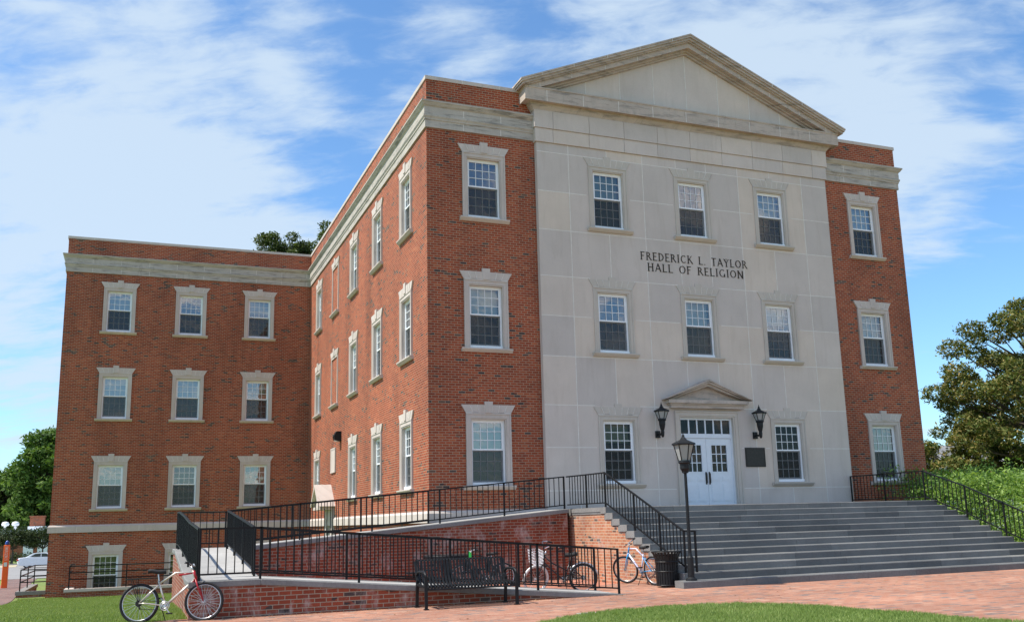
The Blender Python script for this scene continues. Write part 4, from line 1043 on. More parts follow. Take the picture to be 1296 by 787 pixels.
# ------------------------------------------------------------------ bicycles
def bicycle(name, label, loc, head, r=.335, wb=1.04, frame='dark', style='mtb', fork=None, white_tyre=False, steer=0., lean=0., rack=False, basket=False, frame2=None, rim='alloy', fender=False):
    root = tag(empty(name, loc), label, 'bicycle', 'parked bicycles'); root.rotation_euler = (lean, 0, head)
    rear, front = Vector((0, 0, r)), Vector((wb, 0, r))
    bb = Vector((.44, 0, r-.05)); st = Vector((.30, 0, .78 if style != 'cruiser' else .74)); hd_t = Vector((wb-.22, 0, .86)); hd_b = Vector((wb-.165, 0, .72))
    def wheel(c, tyre_mat, parent):
        w = MB(); n = 36
        w.tube([(c.x+(r-.022)*math.cos(2*math.pi*k/n), 0, c.z+(r-.022)*math.sin(2*math.pi*k/n)) for k in range(n)], .022 if style != 'cruiser' else .026, 8, closed=True)
        wo = w.build('wheel', tyre_mat, parent, smooth=True)
        m = MB(); m.tube([(c.x+(r-.052)*math.cos(2*math.pi*k/n), 0, c.z+(r-.052)*math.sin(2*math.pi*k/n)) for k in range(n)], .010, 6, closed=True); m.build('rim', rim, wo, smooth=True)
        m = MB()
        for k in range(28):
            t = 2*math.pi*k/28; t2 = t+(.35 if k % 2 else -.35); s_ = .03 if k % 2 else -.03
            m.bar((c.x+.02*math.cos(t2), s_, c.z+.02*math.sin(t2)), (c.x+(r-.05)*math.cos(t), 0, c.z+(r-.05)*math.sin(t)), .0035)
        m.tube([(c.x, -.05, c.z), (c.x, .05, c.z)], .02, 10); m.build('spokes', 'alloy', wo)
        return wo
    wheel(rear, 'rubber', root)
    fr = MB(); t = .017
    if style == 'mtb':
        fr.tube([hd_t+Vector((.012, 0, -.03)), st.lerp(hd_t, .5)+Vector((0, 0, .015)), st+Vector((.0, 0, -.13))], t, 10); fr.tube([hd_b, bb], .022, 10)
    else:
        fr.tube([hd_t+Vector((.01, 0, -.04)), hd_t.lerp(bb, .45)+Vector((.02, 0, .07)), st.lerp(bb, .55)+Vector((0, 0, .02))], t, 10)
        fr.tube([hd_b, hd_b.lerp(bb, .5)+Vector((-.03, 0, -.03)), bb], t, 10)
    fr.tube([st+Vector((.0, 0, -.07)), bb], .016, 10)
    fo = fr.build('frame', frame, root, smooth=True)
    fr = MB(); fr.tube([hd_t, hd_b], .02, 10); fr.build('head_tube', frame2 or frame, root, smooth=True)
    for sg in (-1, 1):
        f2 = MB()
        f2.tube([bb+Vector((0, sg*.03, 0)), rear+Vector((.12, sg*.055, .0)), rear+Vector((0, sg*.06, 0))], .010, 8)
        f2.tube([st+Vector((.01, sg*.02, -.14)), rear+Vector((0, sg*.06, 0))], .009, 8)
        f2.build('stays', frame2 or frame, root, smooth=True)
    fk_ = empty('steering', hd_b); fk_.parent = root
    fk = MB(); dd = (front-hd_b)
    for sg in (-1, 1): fk.tube([Vector((0, sg*.03, .0)), Vector((dd.x*.35, sg*.05, -.14)), Vector((dd.x, sg*.055, dd.z))], [.014, .014, .009], 8)
    fk.tube([(-.015, -.05, -.01), (-.015, .05, -.01)], .014, 8)
    fo2 = fk.build('fork', fork or frame, root, smooth=True)
    w2 = wheel(front, 'white_tyre' if white_tyre else 'rubber', root)
    hb = MB(); top = hd_t+Vector((-.03, 0, .08)); hb.tube([hd_t, top], .015, 8)
    if style == 'cruiser': hp_ = [(-.30, -.30, .10), (-.16, -.29, .15), (.0, -.2, .17), (.04, 0, .06), (.0, .2, .17), (-.16, .29, .15), (-.30, .30, .10)]
    else: hp_ = [(-.04, -.29, .05), (.0, -.17, .04), (.05, -.04, .0), (.05, .04, .0), (.0, .17, .04), (-.04, .29, .05)]
    hb.tube([top+Vector(p) for p in hp_], .012, 8); hbo = hb.build('handlebar', 'chrome' if style == 'cruiser' else 'alloy', root, smooth=True)
    gp = MB()
    for sg in (-1, 1):
        a, b_ = (top+Vector(hp_[0]), top+Vector(hp_[1])) if sg < 0 else (top+Vector(hp_[-1]), top+Vector(hp_[-2])); gp.tube([a, a.lerp(b_, .8)], .018, 8); gp.tube([a.lerp(b_, .6), a.lerp(b_, .6)+Vector((.07, 0, -.05))], .007, 6)
    gp.build('grips', 'rubber', root, smooth=True)
    # pivot steering: rotate fork, wheel, bar about the head tube
    if steer:
        ax = (hd_t-hd_b).normalized(); Mx = Matrix.Translation(hd_b) @ Matrix.Rotation(steer, 4, ax) @ Matrix.Translation(-hd_b)
        for o in [w2, hbo]+[c for c in root.children if c.name.startswith('grips')]: o.matrix_local = Mx
        fo2.matrix_local = Matrix.Translation(hd_b) @ Matrix.Rotation(steer, 4, ax)
    else: fo2.location = hd_b
    bpy.data.objects.remove(fk_)
    sa = MB(); sp = st+Vector((-.02, 0, .075 if style == 'mtb' else .10))
    kk = 1.0 if style == 'mtb' else 1.25; sec = [(-.16, .05*kk), (-.14, .085*kk), (-.09, .09*kk), (-.02, .06*kk), (.05, .035*kk), (.13, .022*kk), (.14, .01)]
    vs = []; fs = []
    for x, w in sec:
        for k in range(8):
            a = 2*math.pi*k/8; vs.append(sp+Vector((x, w*math.cos(a), .036*kk*math.sin(a)+(.02 if x < -.07 else 0))))
    for i in range(len(sec)-1):
        for k in range(8): fs.append((i*8+k, i*8+(k+1) % 8, (i+1)*8+(k+1) % 8, (i+1)*8+k))
    fs += [tuple(range(8)), tuple(range(len(sec)*8-1, len(sec)*8-9, -1))]; sa.add(vs, fs); so = sa.build('saddle', 'rubber', root, smooth=True)
    m = MB(); m.tube([st+Vector((.01, 0, -.1)), sp], .012, 8); m.build('seat_post', 'alloy', so)
    cr = MB(); cr.tube([bb+Vector((0, -.05, 0)), bb+Vector((0, .05, 0))], .025, 10)
    n = 26; cr.tube([(bb.x+.075*math.cos(2*math.pi*k/n), -.045, bb.z+.075*math.sin(2*math.pi*k/n)) for k in range(n)], .008, 6, closed=True)
    cr.tube([(bb.x+.045*math.cos(2*math.pi*k/n), -.045, bb.z+.045*math.sin(2*math.pi*k/n)) for k in range(n)], .012, 6, closed=True)
    for sg, a in ((-1, R(-52)), (1, R(128))):
        e_ = bb+Vector((.165*math.cos(a), sg*.07, .165*math.sin(a))); cr.bar(bb+Vector((0, sg*.07, 0)), e_, .022, .014)
    cro = cr.build('crank', 'alloy', root)
    for sg, a in ((-1, R(-52)), (1, R(128))):
        e_ = bb+Vector((.165*math.cos(a), sg*.07, .165*math.sin(a))); m = MB(); m.box(e_.x-.045, min(e_.y, e_.y+sg*.09), e_.z-.012, e_.x+.045, max(e_.y, e_.y+sg*.09), e_.z+.012); m.build('pedal', 'rubber', cro)
    m = MB(); m.lathe([(.055, -.01), (.055, .01)], 0, 0, 16)
    cs = MB(); cs.add([(rear.x+x, -.045+z*.6, rear.z+y) for x, y, z in m.v], m.f); cs.bar(rear+Vector((0, -.045, .05)), bb+Vector((0, -.045, .073)), .006, .01); cs.bar(rear+Vector((.03, -.045, -.09)), bb+Vector((0, -.045, -.073)), .006, .01); cs.bar(rear+Vector((0, -.05, -.02)), rear+Vector((.03, -.05, -.10)), .02, .03); cs.build('chain', 'rubber', root)
    ks = MB(); ks.tube([bb+Vector((-.08, .04, .0)), Vector((bb.x-.02, .16, .01))], .008, 6); ks.build('kickstand', 'rubber', root)
    if rack:
        m = MB()
        for sg in (-1, 1): m.tube([(.22, sg*.05, .76), (-.24, sg*.05, .74)], .006, 6); m.tube([(-.06, sg*.05, .75), (.0, sg*.07, r)], .006, 6); m.tube([(-.16, sg*.05, .745), (.0, sg*.07, r)], .006, 6)
        for x in (-.2, -.1, 0, .1): m.tube([(x, -.05, .75), (x, .05, .75)], .006, 6)
        m.box(-.24, -.055, .75, .16, .055, .762); m.build('rear_rack', 'rubber', root)
    if basket:
        m = MB(); cx_, z0, z1 = hd_t.x+.22, .70, .97; 
        for z, g_ in ((z0, .8), (z0+.07, .85), (z0+.14, .9), (z0+.21, .96), (z1, 1.)):
            a, b_ = .13*g_, .18*g_; m.bar((cx_-a, -b_, z), (cx_+a, -b_, z), .006); m.bar((cx_-a, b_, z), (cx_+a, b_, z), .006); m.bar((cx_-a, -b_, z), (cx_-a, b_, z), .006); m.bar((cx_+a, -b_, z), (cx_+a, b_, z), .006)
        for i in range(9):
            y = -.18+.36*i/8
            for sg in (-1, 1): m.bar((cx_+sg*.104, y*.8, z0), (cx_+sg*.13, y, z1), .005)
            m.bar((cx_-.104, y*.8, z0), (cx_+.104, y*.8, z0), .005)
        for i in range(7):
            x = -.13+.26*i/6
            for sg in (-1, 1): m.bar((cx_+x*.8, sg*.144, z0), (cx_+x, sg*.18, z1), .005)
        bo = m.build('basket', 'white', root)
        if steer: bo.matrix_local = Mx
    if fender:
        for c, a0, a1 in ((rear, 20, 170),):
            m = MB(); m.tube([(c.x+(r+.012)*math.cos(R(a0+(a1-a0)*k/14)), 0, c.z+(r+.012)*math.sin(R(a0+(a1-a0)*k/14))) for k in range(15)], .022, 6); m.build('mudguard', 'alloy' if not frame2 else frame2, root, smooth=True)
    return root
MT['white_tyre'] = plain_mat('white_tyre', (.72, .72, .70), .7, .3)
MT['bike_silver'] = plain_mat('bike_silver', (.62, .58, .50), .3, .5, .4)
MT['bike_red'] = plain_mat('bike_red', (.34, .012, .02), .3, .5)
MT['bike_black'] = plain_mat('bike_black', (.015, .014, .016), .3, .5)
MT['bike_blue'] = plain_mat('bike_blue', (.03, .30, .60), .3, .5)
MT['bike_pearl'] = plain_mat('bike_pearl', (.62, .62, .75), .3, .5)
a = math.atan2(-8.72+8.40, -6.52+7.60)
def H(x, y):
    t = max(0., min(1., (y+6.5)/27.)); t = t*t*(3-2*t)*.35+t*.65
    left = -2.70-1.22*t
    if y > 20.5: left = -3.92-.5*min(1., (y-20.5)/60.)
    if x > 3: left = left+(-2.70-left)*min(1., (x-3)/14.)
    if -6.4 < x < 3.6 and -7.4 < y < -.9: left = min(left, -2.95)
    return left
b1 = bicycle('bicycle', 'silver and red bicycle with rear rack at the left corner of the ramp', (-7.665, -8.33, -2.70), a, .335, 1.09, 'bike_silver', 'mtb', fork='bike_red', rack=True, lean=R(-5))
rd = MB(); p0, p1 = Vector((1.10-.22, 0, .86)), Vector((1.10-.165, 0, .72)); rd.tube([p0+Vector((.0, 0, 0)), p1], .024, 10); rd.tube([p1, p1.lerp(Vector((.44, 0, .29)), .22)], .0232, 10); rd.tube([p0+Vector((.012, 0, -.03)), p0.lerp(Vector((.30, 0, .65)), .42)+Vector((0, 0, .02))], .0182, 10); rd.build('red_frame_section', 'bike_red', b1, smooth=True)
b2 = bicycle('bicycle', 'black cruiser bicycle with a white wire basket and white front tyre', (1.74, -6.42, G0-.085), math.atan2(.42, -1.0), .325, 1.08, 'bike_black', 'cruiser', white_tyre=True, basket=True, steer=R(28), lean=R(-3), fender=True)
b3 = bicycle('bicycle', 'pale and blue bicycle leaning on the brick flank of the steps behind the trash can', (3.46, -6.66, G0), R(101), .335, 1.02, 'bike_pearl', 'mtb', fork='bike_blue', frame2='bike_blue', lean=R(-5), steer=R(28))
b4 = bicycle('bicycle', 'dark bicycle with a bright green tag behind the bench slats', (.62, -4.25, G0-.085), R(176), .325, 1.04, 'bike_black', 'mtb', lean=R(3), steer=R(12))
m = MB(); m.box(.80, -.03, .80, .86, .04, .92); m.build('green_tag', plain_mat('tag_green', (.05, .75, .12), .5), b4)

# ------------------------------------------------------------------ ground, paving, lawn
b = NB('lawn_soil'); g = b.geo(); p = b.sep(g.outputs['Position'])
n1 = b.noise(g.outputs['Position'], .35, 5, .65, .4); n2 = b.noise(g.outputs['Position'], 9, 6, .7); n3 = b.noise(b.vec(b.M('MULTIPLY', p[0], .25), b.M('MULTIPLY', p[1], .8), 0.), 1., 4, .6)
col = b.ramp(b.M('ADD', b.M('MULTIPLY', n1, .55), b.M('MULTIPLY', n2, .45)), [(.3, (.12, .17, .045)), (.5, (.17, .23, .07)), (.7, (.23, .28, .11))])
col = b.mix(b.rng_(n3, .55, .72, 0, .7), col, (.25, .22, .10))
b.bsdf(col, .95, b.bump(n2, .03, 1.), .1); MT['lawn'] = b.m
xs = sorted(set(list(np.arange(-40, 40.1, 2.))+list(np.arange(-16, 4.1, .5))+list(range(-600, -40, 80))+list(range(40, 601, 80))))
ys = sorted(set(list(np.arange(-40, 24, 1.))+list(np.arange(24, 130, 4.))+[160, 220, 320, 500, 900, 1500]+list(range(-400, -40, 60))))
V = [(x, y, H(x, y)) for x in xs for y in ys]; ny = len(ys)
F = [(i*ny+j, (i+1)*ny+j, (i+1)*ny+j+1, i*ny+j+1) for i in range(len(xs)-1) for j in range(ny-1)]
g_o = rawmesh('ground', V, F, 'lawn'); tag(g_o, kind='structure')
MT['pave'] = pave_mat('brick_paving', [(0, (.33, .15, .095)), (.4, (.41, .215, .145)), (.75, (.37, .175, .115)), (1, (.46, .28, .20))], (.42, .32, .26), ang=R(0))
MT['path'] = pave_mat('path_paving', [(0, (.17, .11, .10)), (.5, (.24, .155, .14)), (1, (.20, .13, .115))], (.25, .2, .17), ang=R(45))
pv = MB(); PZ = G0
poly = [(3.72, -5.2), (2.7, -5.6), (1.9, -6.4), (1.5, -7.12), (-6.6, -7.12), (-6.83, -8.2), (-7.15, -8.15), (-7.75, -8.62), (-8.6, -9.6), (-10, -11.6), (-13, -16), (-18, -24), (-18, -40), (40, -40), (40, -8.05), (19, -8.0), (15.6, -7.9), (15.6, -7.), (3.72, -7.)]
pv.prism(poly, PZ-.15, PZ, 'z'); tag(pv.build('brick_plaza', 'pave'), kind='structure')
MT['mulch'] = stone_mat('gravel_mulch', (.42, .18, .12), var=.5, streak=.0, scale=1.2, pits=1.)
mu = MB(); mu.prism([(-5.54, -7.09), (1.6, -7.09), (3.69, -7.0), (3.69, -1.76), (-5.54, -1.76)], PZ-.2, PZ-.085, 'z'); tag(mu.build('gravel_bed', 'mulch'), kind='structure')
# chips of the gravel bed
N_ = 16000; px_ = rng.uniform(-5.4, 3.4, N_); py_ = rng.uniform(-7.0, -1.85, N_); ok = (py_ > -7.0+(np.maximum(0, px_-1.2))*1.4); px_, py_ = px_[ok], py_[ok]; N_ = len(px_)
s_ = rng.uniform(.012, .035, N_); tet = np.array([(-1, -1, 0), (1, -.7, .1), (0, 1, 0), (0, 0, .9)]); an = rng.uniform(0, 6.28, N_)
Vv = np.zeros((N_, 4, 3)); Vv[:, :, 0] = px_[:, None]+s_[:, None]*(tet[:, 0]*np.cos(an)[:, None]-tet[:, 1]*np.sin(an)[:, None]); Vv[:, :, 1] = py_[:, None]+s_[:, None]*(tet[:, 0]*np.sin(an)[:, None]+tet[:, 1]*np.cos(an)[:, None]); Vv[:, :, 2] = PZ-.084+s_[:, None]*tet[:, 2]
Ff = (np.arange(N_)*4)[:, None, None]+np.array([(0, 1, 3), (1, 2, 3), (2, 0, 3)])[None]
tag(rawmesh('gravel', Vv.reshape(-1, 3), Ff.reshape(-1, 3), 'mulch'), 'loose reddish gravel chips between the ramp walls', 'gravel', kind='stuff')
# lawn patch in front of the camera
def arc(): 
    pts = [(-3.5, -14.6), (-2.6, -13.3), (-1.84, -12.52), (-1.3, -12.1), (-.81, -11.86), (-.1, -11.66), (.6, -11.58), (1.3, -11.6), (1.9, -11.75), (2.4, -12.15), (2.75, -12.8), (3.05, -13.8), (3.25, -15.0), (3.4, -16.3), (3.5, -18.5), (3.0, -23), (-2, -27), (-5, -24), (-5, -18)]
    return pts
lw = MB(); lw.prism(arc(), PZ-.1, PZ+.02, 'z'); tag(lw.build('lawn_bed', 'lawn'), kind='structure')
MT['blade'] = leaf_mat('grass_blades', [(.2, (.13, .20, .045)), (.5, (.20, .28, .075)), (.75, (.28, .35, .12)), (.95, (.42, .40, .20))], .3, .6, .2)
def inpoly(x, y, P_):
    c = np.zeros(len(x), bool); n = len(P_)
    for i in range(n):
        x0, y0 = P_[i]; x1, y1 = P_[(i+1) % n]
        c ^= ((y0 > y) != (y1 > y)) & (x < (x1-x0)*(y-y0)/(y1-y0+1e-12)+x0)
    return c
def grass(label, x, y, z, hmin, hmax, w=.006):
    n = len(x); an = rng.uniform(0, 6.28, n); h = rng.uniform(hmin, hmax, n); lx, ly = rng.normal(0, .35, n)*h, rng.normal(0, .35, n)*h
    V_ = np.zeros((n, 3, 3)); V_[:, 0] = np.stack([x-w*np.cos(an), y-w*np.sin(an), z], 1); V_[:, 1] = np.stack([x+w*np.cos(an), y+w*np.sin(an), z], 1); V_[:, 2] = np.stack([x+lx, y+ly, z+h], 1)
    V_ = V_[rng.random(n) < .55+.45*(np.sin(x*1.7+1.3*np.sin(y*1.1))*np.sin(y*2.1+x*.7) > -.35)]; n = len(V_)
    tag(rawmesh('grass', V_.reshape(-1, 3), np.arange(n*3).reshape(-1, 3), 'blade'), label, 'grass', kind='stuff')
n = 260000; x = rng.uniform(-5, 3.7, n); y = rng.uniform(-20, -11.4, n); jx, jy = .07*np.sin(x*9+y*5)+.05*np.sin(x*23.), .06*np.sin(y*11-x*7)+.05*np.sin(x*31+y*3); k = inpoly(x+jx, y+jy, arc()); x, y = x[k], y[k]
grass('short mown grass of the curved lawn bed in front of the steps', x, y, np.full(len(x), PZ+.015), .025, .06)
n = 420000; x = rng.uniform(-14, -5.6, n); y = -9.6+31*rng.uniform(0, 1, n)**1.5; k = (x > -11.9-.05*(y-11)+.0*(y)) & ~inpoly(x, y, poly) & ~((x > -6.86) & (y > -8.6) & (y < -.2)) & ~((y > 19.6) & (x > -10.6)) & (y < 22.4) & ~((x > -11.33) & (y > 21.0)); x, y = x[k], y[k]
grass('mown lawn between the ramp and the left wing', x, y, np.array([H(a_, b_) for a_, b_ in zip(x, y)])-.005, .03, .075, .008)
# path at far left
pa = MB()
pl_ = [(-14.6, -8), (-13.75, 11), (-14.1, 24), (-14.6, 31), (-15.6, 48)]; pr2 = [(-11.2, -8), (-11.95, 11), (-12.75, 24), (-13.1, 31), (-13.9, 48)]
def samp(L_, y):
    for (xa, ya), (xb, yb) in zip(L_[:-1], L_[1:]):
        if ya <= y <= yb: return xa+(xb-xa)*(y-ya)/(yb-ya)
    return L_[-1][0]
yy = list(np.arange(-8, 48.1, 1.))
for ya, yb in zip(yy[:-1], yy[1:]):
    q = [(samp(pl_, ya), ya), (samp(pr2, ya), ya), (samp(pr2, yb), yb), (samp(pl_, yb), yb)]
    pa.quad(*[(x_, y_, H(x_, y_)+.02) for x_, y_ in q])
tag(pa.build('brick_path', 'path'), kind='structure')
b = NB('asphalt'); g = b.geo(); n_ = b.noise(g.outputs['Position'], .6, 6, .7); f_ = b.noise(g.outputs['Position'], 30, 4, .6); b.bsdf(b.mix(1., (.27, .265, .255), b.ramp(b.M('ADD', b.M('MULTIPLY', n_, .6), b.M('MULTIPLY', f_, .4)), [(.3, (.8,)*3), (.7, (1.15,)*3)]), 'MULTIPLY'), .9, None, .2); MT['asphalt'] = b.m
rdm = MB(); 
for ya, yb in zip(range(48, 92, 4), range(52, 96, 4)): rdm.quad(*[(x_, y_, H(x_, y_)+.03) for x_, y_ in ((-60, ya), (-2, ya), (-2, yb), (-60, yb))])
tag(rdm.build('parking_road', 'asphalt'), kind='structure')
kb = MB(); kb.box(-60, 91.8, -4.6, -2, 92.1, -4.25); kb.box(-60, 47.7, -4.5, -16.2, 48, -4.07); kb.box(-12.9, 47.7, -4.5, -2, 48, -4.07); tag(kb.build('kerb', 'concrete'), kind='structure')
vg = MB(); vg.quad((-60, 84, H(-20, 84)+.045), (-18.9, 84, H(-20, 84)+.045), (-19.5, 91.8, H(-20, 92)+.05), (-60, 91.8, H(-20, 92)+.05)); tag(vg.build('gravel_verge', stone_mat('sandy_verge', (.48, .42, .28), var=.2)), kind='structure')
# a few fallen leaves gathered along the foot of the ramp wall and on the paving
n = 420; lx_ = np.concatenate([rng.uniform(-6.8, 1.6, 260), rng.uniform(-7, 12, 160)]); ly_ = np.concatenate([-8.56-np.abs(rng.normal(0, .12, 260)), rng.uniform(-11.5, -8.6, 160)]); an = rng.uniform(0, 6.28, n); s_ = rng.uniform(.012, .03, n)
V_ = np.zeros((n, 4, 3))
for i_, (a_, b_) in enumerate(((-1, 0), (0, .5), (1, 0), (0, -.5))):
    V_[:, i_, 0] = lx_+s_*(a_*np.cos(an)-b_*np.sin(an)); V_[:, i_, 1] = ly_+s_*(a_*np.sin(an)+b_*np.cos(an)); V_[:, i_, 2] = PZ+.004+rng.uniform(0, .012, n)
MT['dryleaf'] = leaf_mat('dry_leaf', [(.2, (.10, .05, .02)), (.5, (.22, .13, .05)), (.8, (.35, .24, .10))], .1, .7, .2)
tag(rawmesh('fallen_leaves', V_.reshape(-1, 3), np.arange(n*4).reshape(-1, 4), 'dryleaf'), 'small dry leaves scattered along the foot of the ramp wall', 'fallen leaves', kind='stuff')
# small pale drain plate
dpl = MB(); dpl.box(-.86, -11.82, PZ-.02, -.5, -11.55, PZ+.006); tag(dpl.build('drain_cover', 'concrete', bevel=.003), 'small flat grey drain cover in the brick paving at the lawn edge', 'drain cover')

# ------------------------------------------------------------------ area ways on the left wing
aw = tag(empty('light_well', (0, 0, 0)), 'low brick light well wall with concrete cap under the basement windows', 'low wall')
m = MB(); m.box(-10.47, 19.72, -4.7, -1.2, 19.97, -3.63); m.box(-10.47, 19.97, -4.7, -10.22, 21.06, -3.63); m.build('wall', 'brick_ramp', aw)
m = MB(); m.box(-10.52, 19.67, -3.628, -1.2, 20.02, -3.51); m.box(-10.52, 20.02, -3.628, -10.17, 21.07, -3.51); m.build('coping', 'trim', aw)
def bars(name, label, pts, zt, zb, n=3, posts=None):
    r_ = tag(empty(name, (pts[0][0], pts[0][1], zb)), label, 'railing', 'three bar railings by the basement')
    o = Vector((pts[0][0], pts[0][1], zb))
    for k in range(n):
        z = zt-(zt-zb)*k/(n+.45)
        m = MB()
        for a_, b_ in zip(pts[:-1], pts[1:]): m.bar(Vector((*a_, z))-o, Vector((*b_, z))-o, .045, .045)
        m.build('rail', 'black', r_)
    for q in (posts or pts): m = MB(); m.bar(Vector((*q, zb-.03))-o, Vector((*q, zt-.02))-o, .05, .05); m.build('post', 'black', r_)
    return r_
bars('well_railing', 'black three bar railing in front of the basement windows of the left wing', [(-10.34, 21.0), (-10.34, 19.84), (-1.3, 19.84)], -2.55, -3.51, posts=[(-10.34, 19.84), (-8.05, 19.84), (-5.8, 19.84), (-3.5, 19.84), (-1.3, 19.84)])
aw2 = tag(empty('stair_well', (0, 0, 0)), 'low brick stair well wall just left of the wing corner', 'low wall')
m = MB(); m.box(-12.62, 22.6, -4.7, -11.34, 22.85, -3.82); m.box(-12.62, 22.85, -4.7, -12.37, 29.5, -3.82); m.build('wall', 'brick_ramp', aw2)
m = MB(); m.box(-12.66, 22.55, -3.82, -11.34, 22.9, -3.66); m.box(-12.66, 22.9, -3.82, -12.32, 29.5, -3.66); m.build('coping', 'coping', aw2)
bars('well_railing', 'black three bar railing round the stair well beyond the left corner', [(-11.4, 22.72), (-12.5, 22.72), (-12.5, 29.3), (-11.4, 29.3)], -2.72, -3.66, n=3, posts=[(-12.5, 22.72), (-12.5, 26.), (-12.5, 29.3)])

# ------------------------------------------------------------------ emergency pole
ep = tag(empty('emergency_pole', (-14.36, 34.0, H(-14.36, 34)-.02)), 'orange emergency call pole with a small blue light on top', 'call pole')
m = MB(); m.box(-.145, -.12, 0, .145, .12, 2.36); m.build('pole', plain_mat('orange_paint', (.80, .12, .012), .45, .4, var=.05), ep, bevel=.02)
m = MB(); m.lathe([(.11, 2.36), (.11, 2.42), (.10, 2.5), (.06, 2.58), (.02, 2.6)], 0, 0, 14); m.build('beacon', plain_mat('beacon_blue', (.01, .05, .25), .2), ep, smooth=True)
m = MB(); m.box(-.08, -.15, 1.2, .08, -.121, 1.42); m.build('call_panel', 'alloy', ep)
GL['M'] = (1.1, [('v', .15), ('v', .95), ('d', .15, 1., .55, .1, 1), ('d', .55, .1, .95, 1., 0)], [])
m = MB(); text_prisms(m, 'EMERGENCY', -2.28, -1.52, -.075, .15, lambda x, z, d: (z, -.12-d, -x), .008)
m.build('lettering', 'white', ep)

# ------------------------------------------------------------------ car
car = tag(empty('parked_car', (-18.35, 79.3, H(-18, 79)+.03)), 'white four door saloon car parked across the road beyond the left wing', 'car')
MT['carpaint'] = plain_mat('car_white', (.72, .75, .78), .25, .5, 0., var=.02, coat=.6); MT['carglass'] = plain_mat('car_glass', (.03, .04, .045), .08, .6); MT['tail'] = plain_mat('tail_red', (.55, .02, .02), .2, .5)
L_ = 4.75; prof_b = [(0.02, .42), (.0, .62), (.04, .88), (.12, .98), (.75, 1.03), (1.5, .97), (3.1, .95), (4.1, .88), (4.6, .74), (4.74, .58), (4.74, .32), (4.5, .22), (.3, .22), (.08, .3)]
def loft(sections, name, mat, parent, smooth=True):
    vs = []; fs = []; n = len(sections[0])
    for s_ in sections: vs += s_
    for i in range(len(sections)-1):
        for k in range(n): fs.append((i*n+k, (i+1)*n+k, (i+1)*n+(k+1) % n, i*n+(k+1) % n))
    fs += [tuple(range(n)), tuple(range(len(sections)*n-1, (len(sections)-1)*n-1, -1))]
    m = MB(); m.add(vs, fs); return m.build(name, mat, parent, smooth=False)
def sect(prof_, y, inset, cx_, cz_): return [(cx_+(x-cx_)*inset, y, cz_+(z-cz_)*(1-(1-inset)*.8)) for x, z in prof_]
body = loft([sect(prof_b, y, i, L_/2, .6) for y, i in ((0, .93), (.06, .975), (.22, 1.), (.9, 1.01), (1.58, 1.), (1.74, .975), (1.8, .93))], 'body', 'carpaint', car)
prof_g = [(.62, .98), (1.35, 1.38), (1.75, 1.44), (2.4, 1.44), (2.75, 1.36), (3.55, .95)]
loft([sect(prof_g, y, i, 2.1, 1.0) for y, i in ((.12, .93), (.26, .99), (.9, 1.0), (1.54, .99), (1.68, .93))], 'roof', 'carpaint', car)
for y in (.105, 1.695):
    m = MB(); s_ = -1 if y < 1 else 1
    m.prism([(1.12, 1.06), (1.55, 1.33), (2.04, 1.36), (2.04, 1.04)], *sorted((y, y-s_*.05))); m.prism([(2.12, 1.04), (2.12, 1.36), (2.5, 1.34), (3.12, 1.02)], *sorted((y, y-s_*.05))); m.build('window', 'carglass', car)
m = MB(); m.quad((.66, .3, 1.06), (.66, 1.5, 1.06), (1.22, 1.42, 1.35), (1.22, .38, 1.35)); m.build('rear_window', 'carglass', car)
m = MB(); m.quad((3.45, .3, 1.04), (3.45, 1.5, 1.04), (2.82, 1.42, 1.34), (2.82, .38, 1.34)); m.build('windscreen', 'carglass', car)
for y in (.02, 1.5): m = MB(); m.box(-.02, y, .70, .3, y+.28, .86); m.build('tail_light', 'tail', car, bevel=.03)
for x in (.88, 3.75):
    for y in (.03, 1.57):
        m = MB(); c = []
        for rr_, yy_ in ((.2, y), (.32, y), (.33, y+.05), (.33, y+.15), (.32, y+.2)): c.append((rr_, yy_))
        m.lathe([(a_, b_) for a_, b_ in c], 0, 0, 22); m2 = MB(); m2.add([(x+p_[0], p_[2], .33+p_[1]) for p_ in m.v], m.f); wo = m2.build('wheel', 'rubber', car)
        ys_ = y-.012 if y < 1 else y+.2
        m2 = MB(); m2.lathe([(.21, 0), (.2, .012)], 0, 0, 20); m3 = MB(); m3.add([(x+p_[0], ys_+p_[2], .33+p_[1]) for p_ in m2.v], m2.f); m3.build('rim', 'alloy', wo)

# ------------------------------------------------------------------ background buildings
lb_ = tag(empty('low_building', (0, 0, 0)), 'low brick building with white roof edge and square brick chimney', 'building')
m = MB(); m.box(-42, 116, -4.8, -8, 130, -1.05); m.build('wall', 'brick', lb_)
m = MB(); m.box(-42.5, 115.5, -1.05, -7.5, 130.5, -.55); m.build('roof', 'white', lb_)
m = MB(); m.box(-21.1, 119, -.55, -19.3, 121, 1.15); m.box(-21.2, 118.9, 1.15, -19.2, 121.1, 1.3); m.build('chimney', 'brick', lb_)
m = MB(); m.box(-21.3, 118.8, -.54, -19.1, 121.2, -.1); m.build('chimney_base', 'white', lb_)
for x in (-23.9, -22.7): m = MB(); m.lathe([(.18, -.55), (.18, .0), (.42, .05), (.48, .25), (.36, .5), (.1, .58)], x, 118, 12); m.build('roof_vent', 'white', lb_, smooth=True)
for x in (-21.4, -19.7, -18.0): m = MB(); m.box(x, 115.93, -4.1, x+1.2, 115.98, -1.8); m.build('window', 'white', lb_)
hr = tag(empty('far_house', (0, 0, 0)), 'grey roofed white house glimpsed between the hall and the broad tree', 'house')
MT['grayroof'] = plain_mat('grey_shingle', (.20, .205, .21), .85, .2, var=.2, scale=3)
Rz = Matrix.Rotation(R(20), 4, 'Z')
m = MB(); m.box(-6, -4, -6, 14, 4, .0); w_o = m.build('wall', 'white', hr, loc=(53, 32, .8), rz=R(-25))
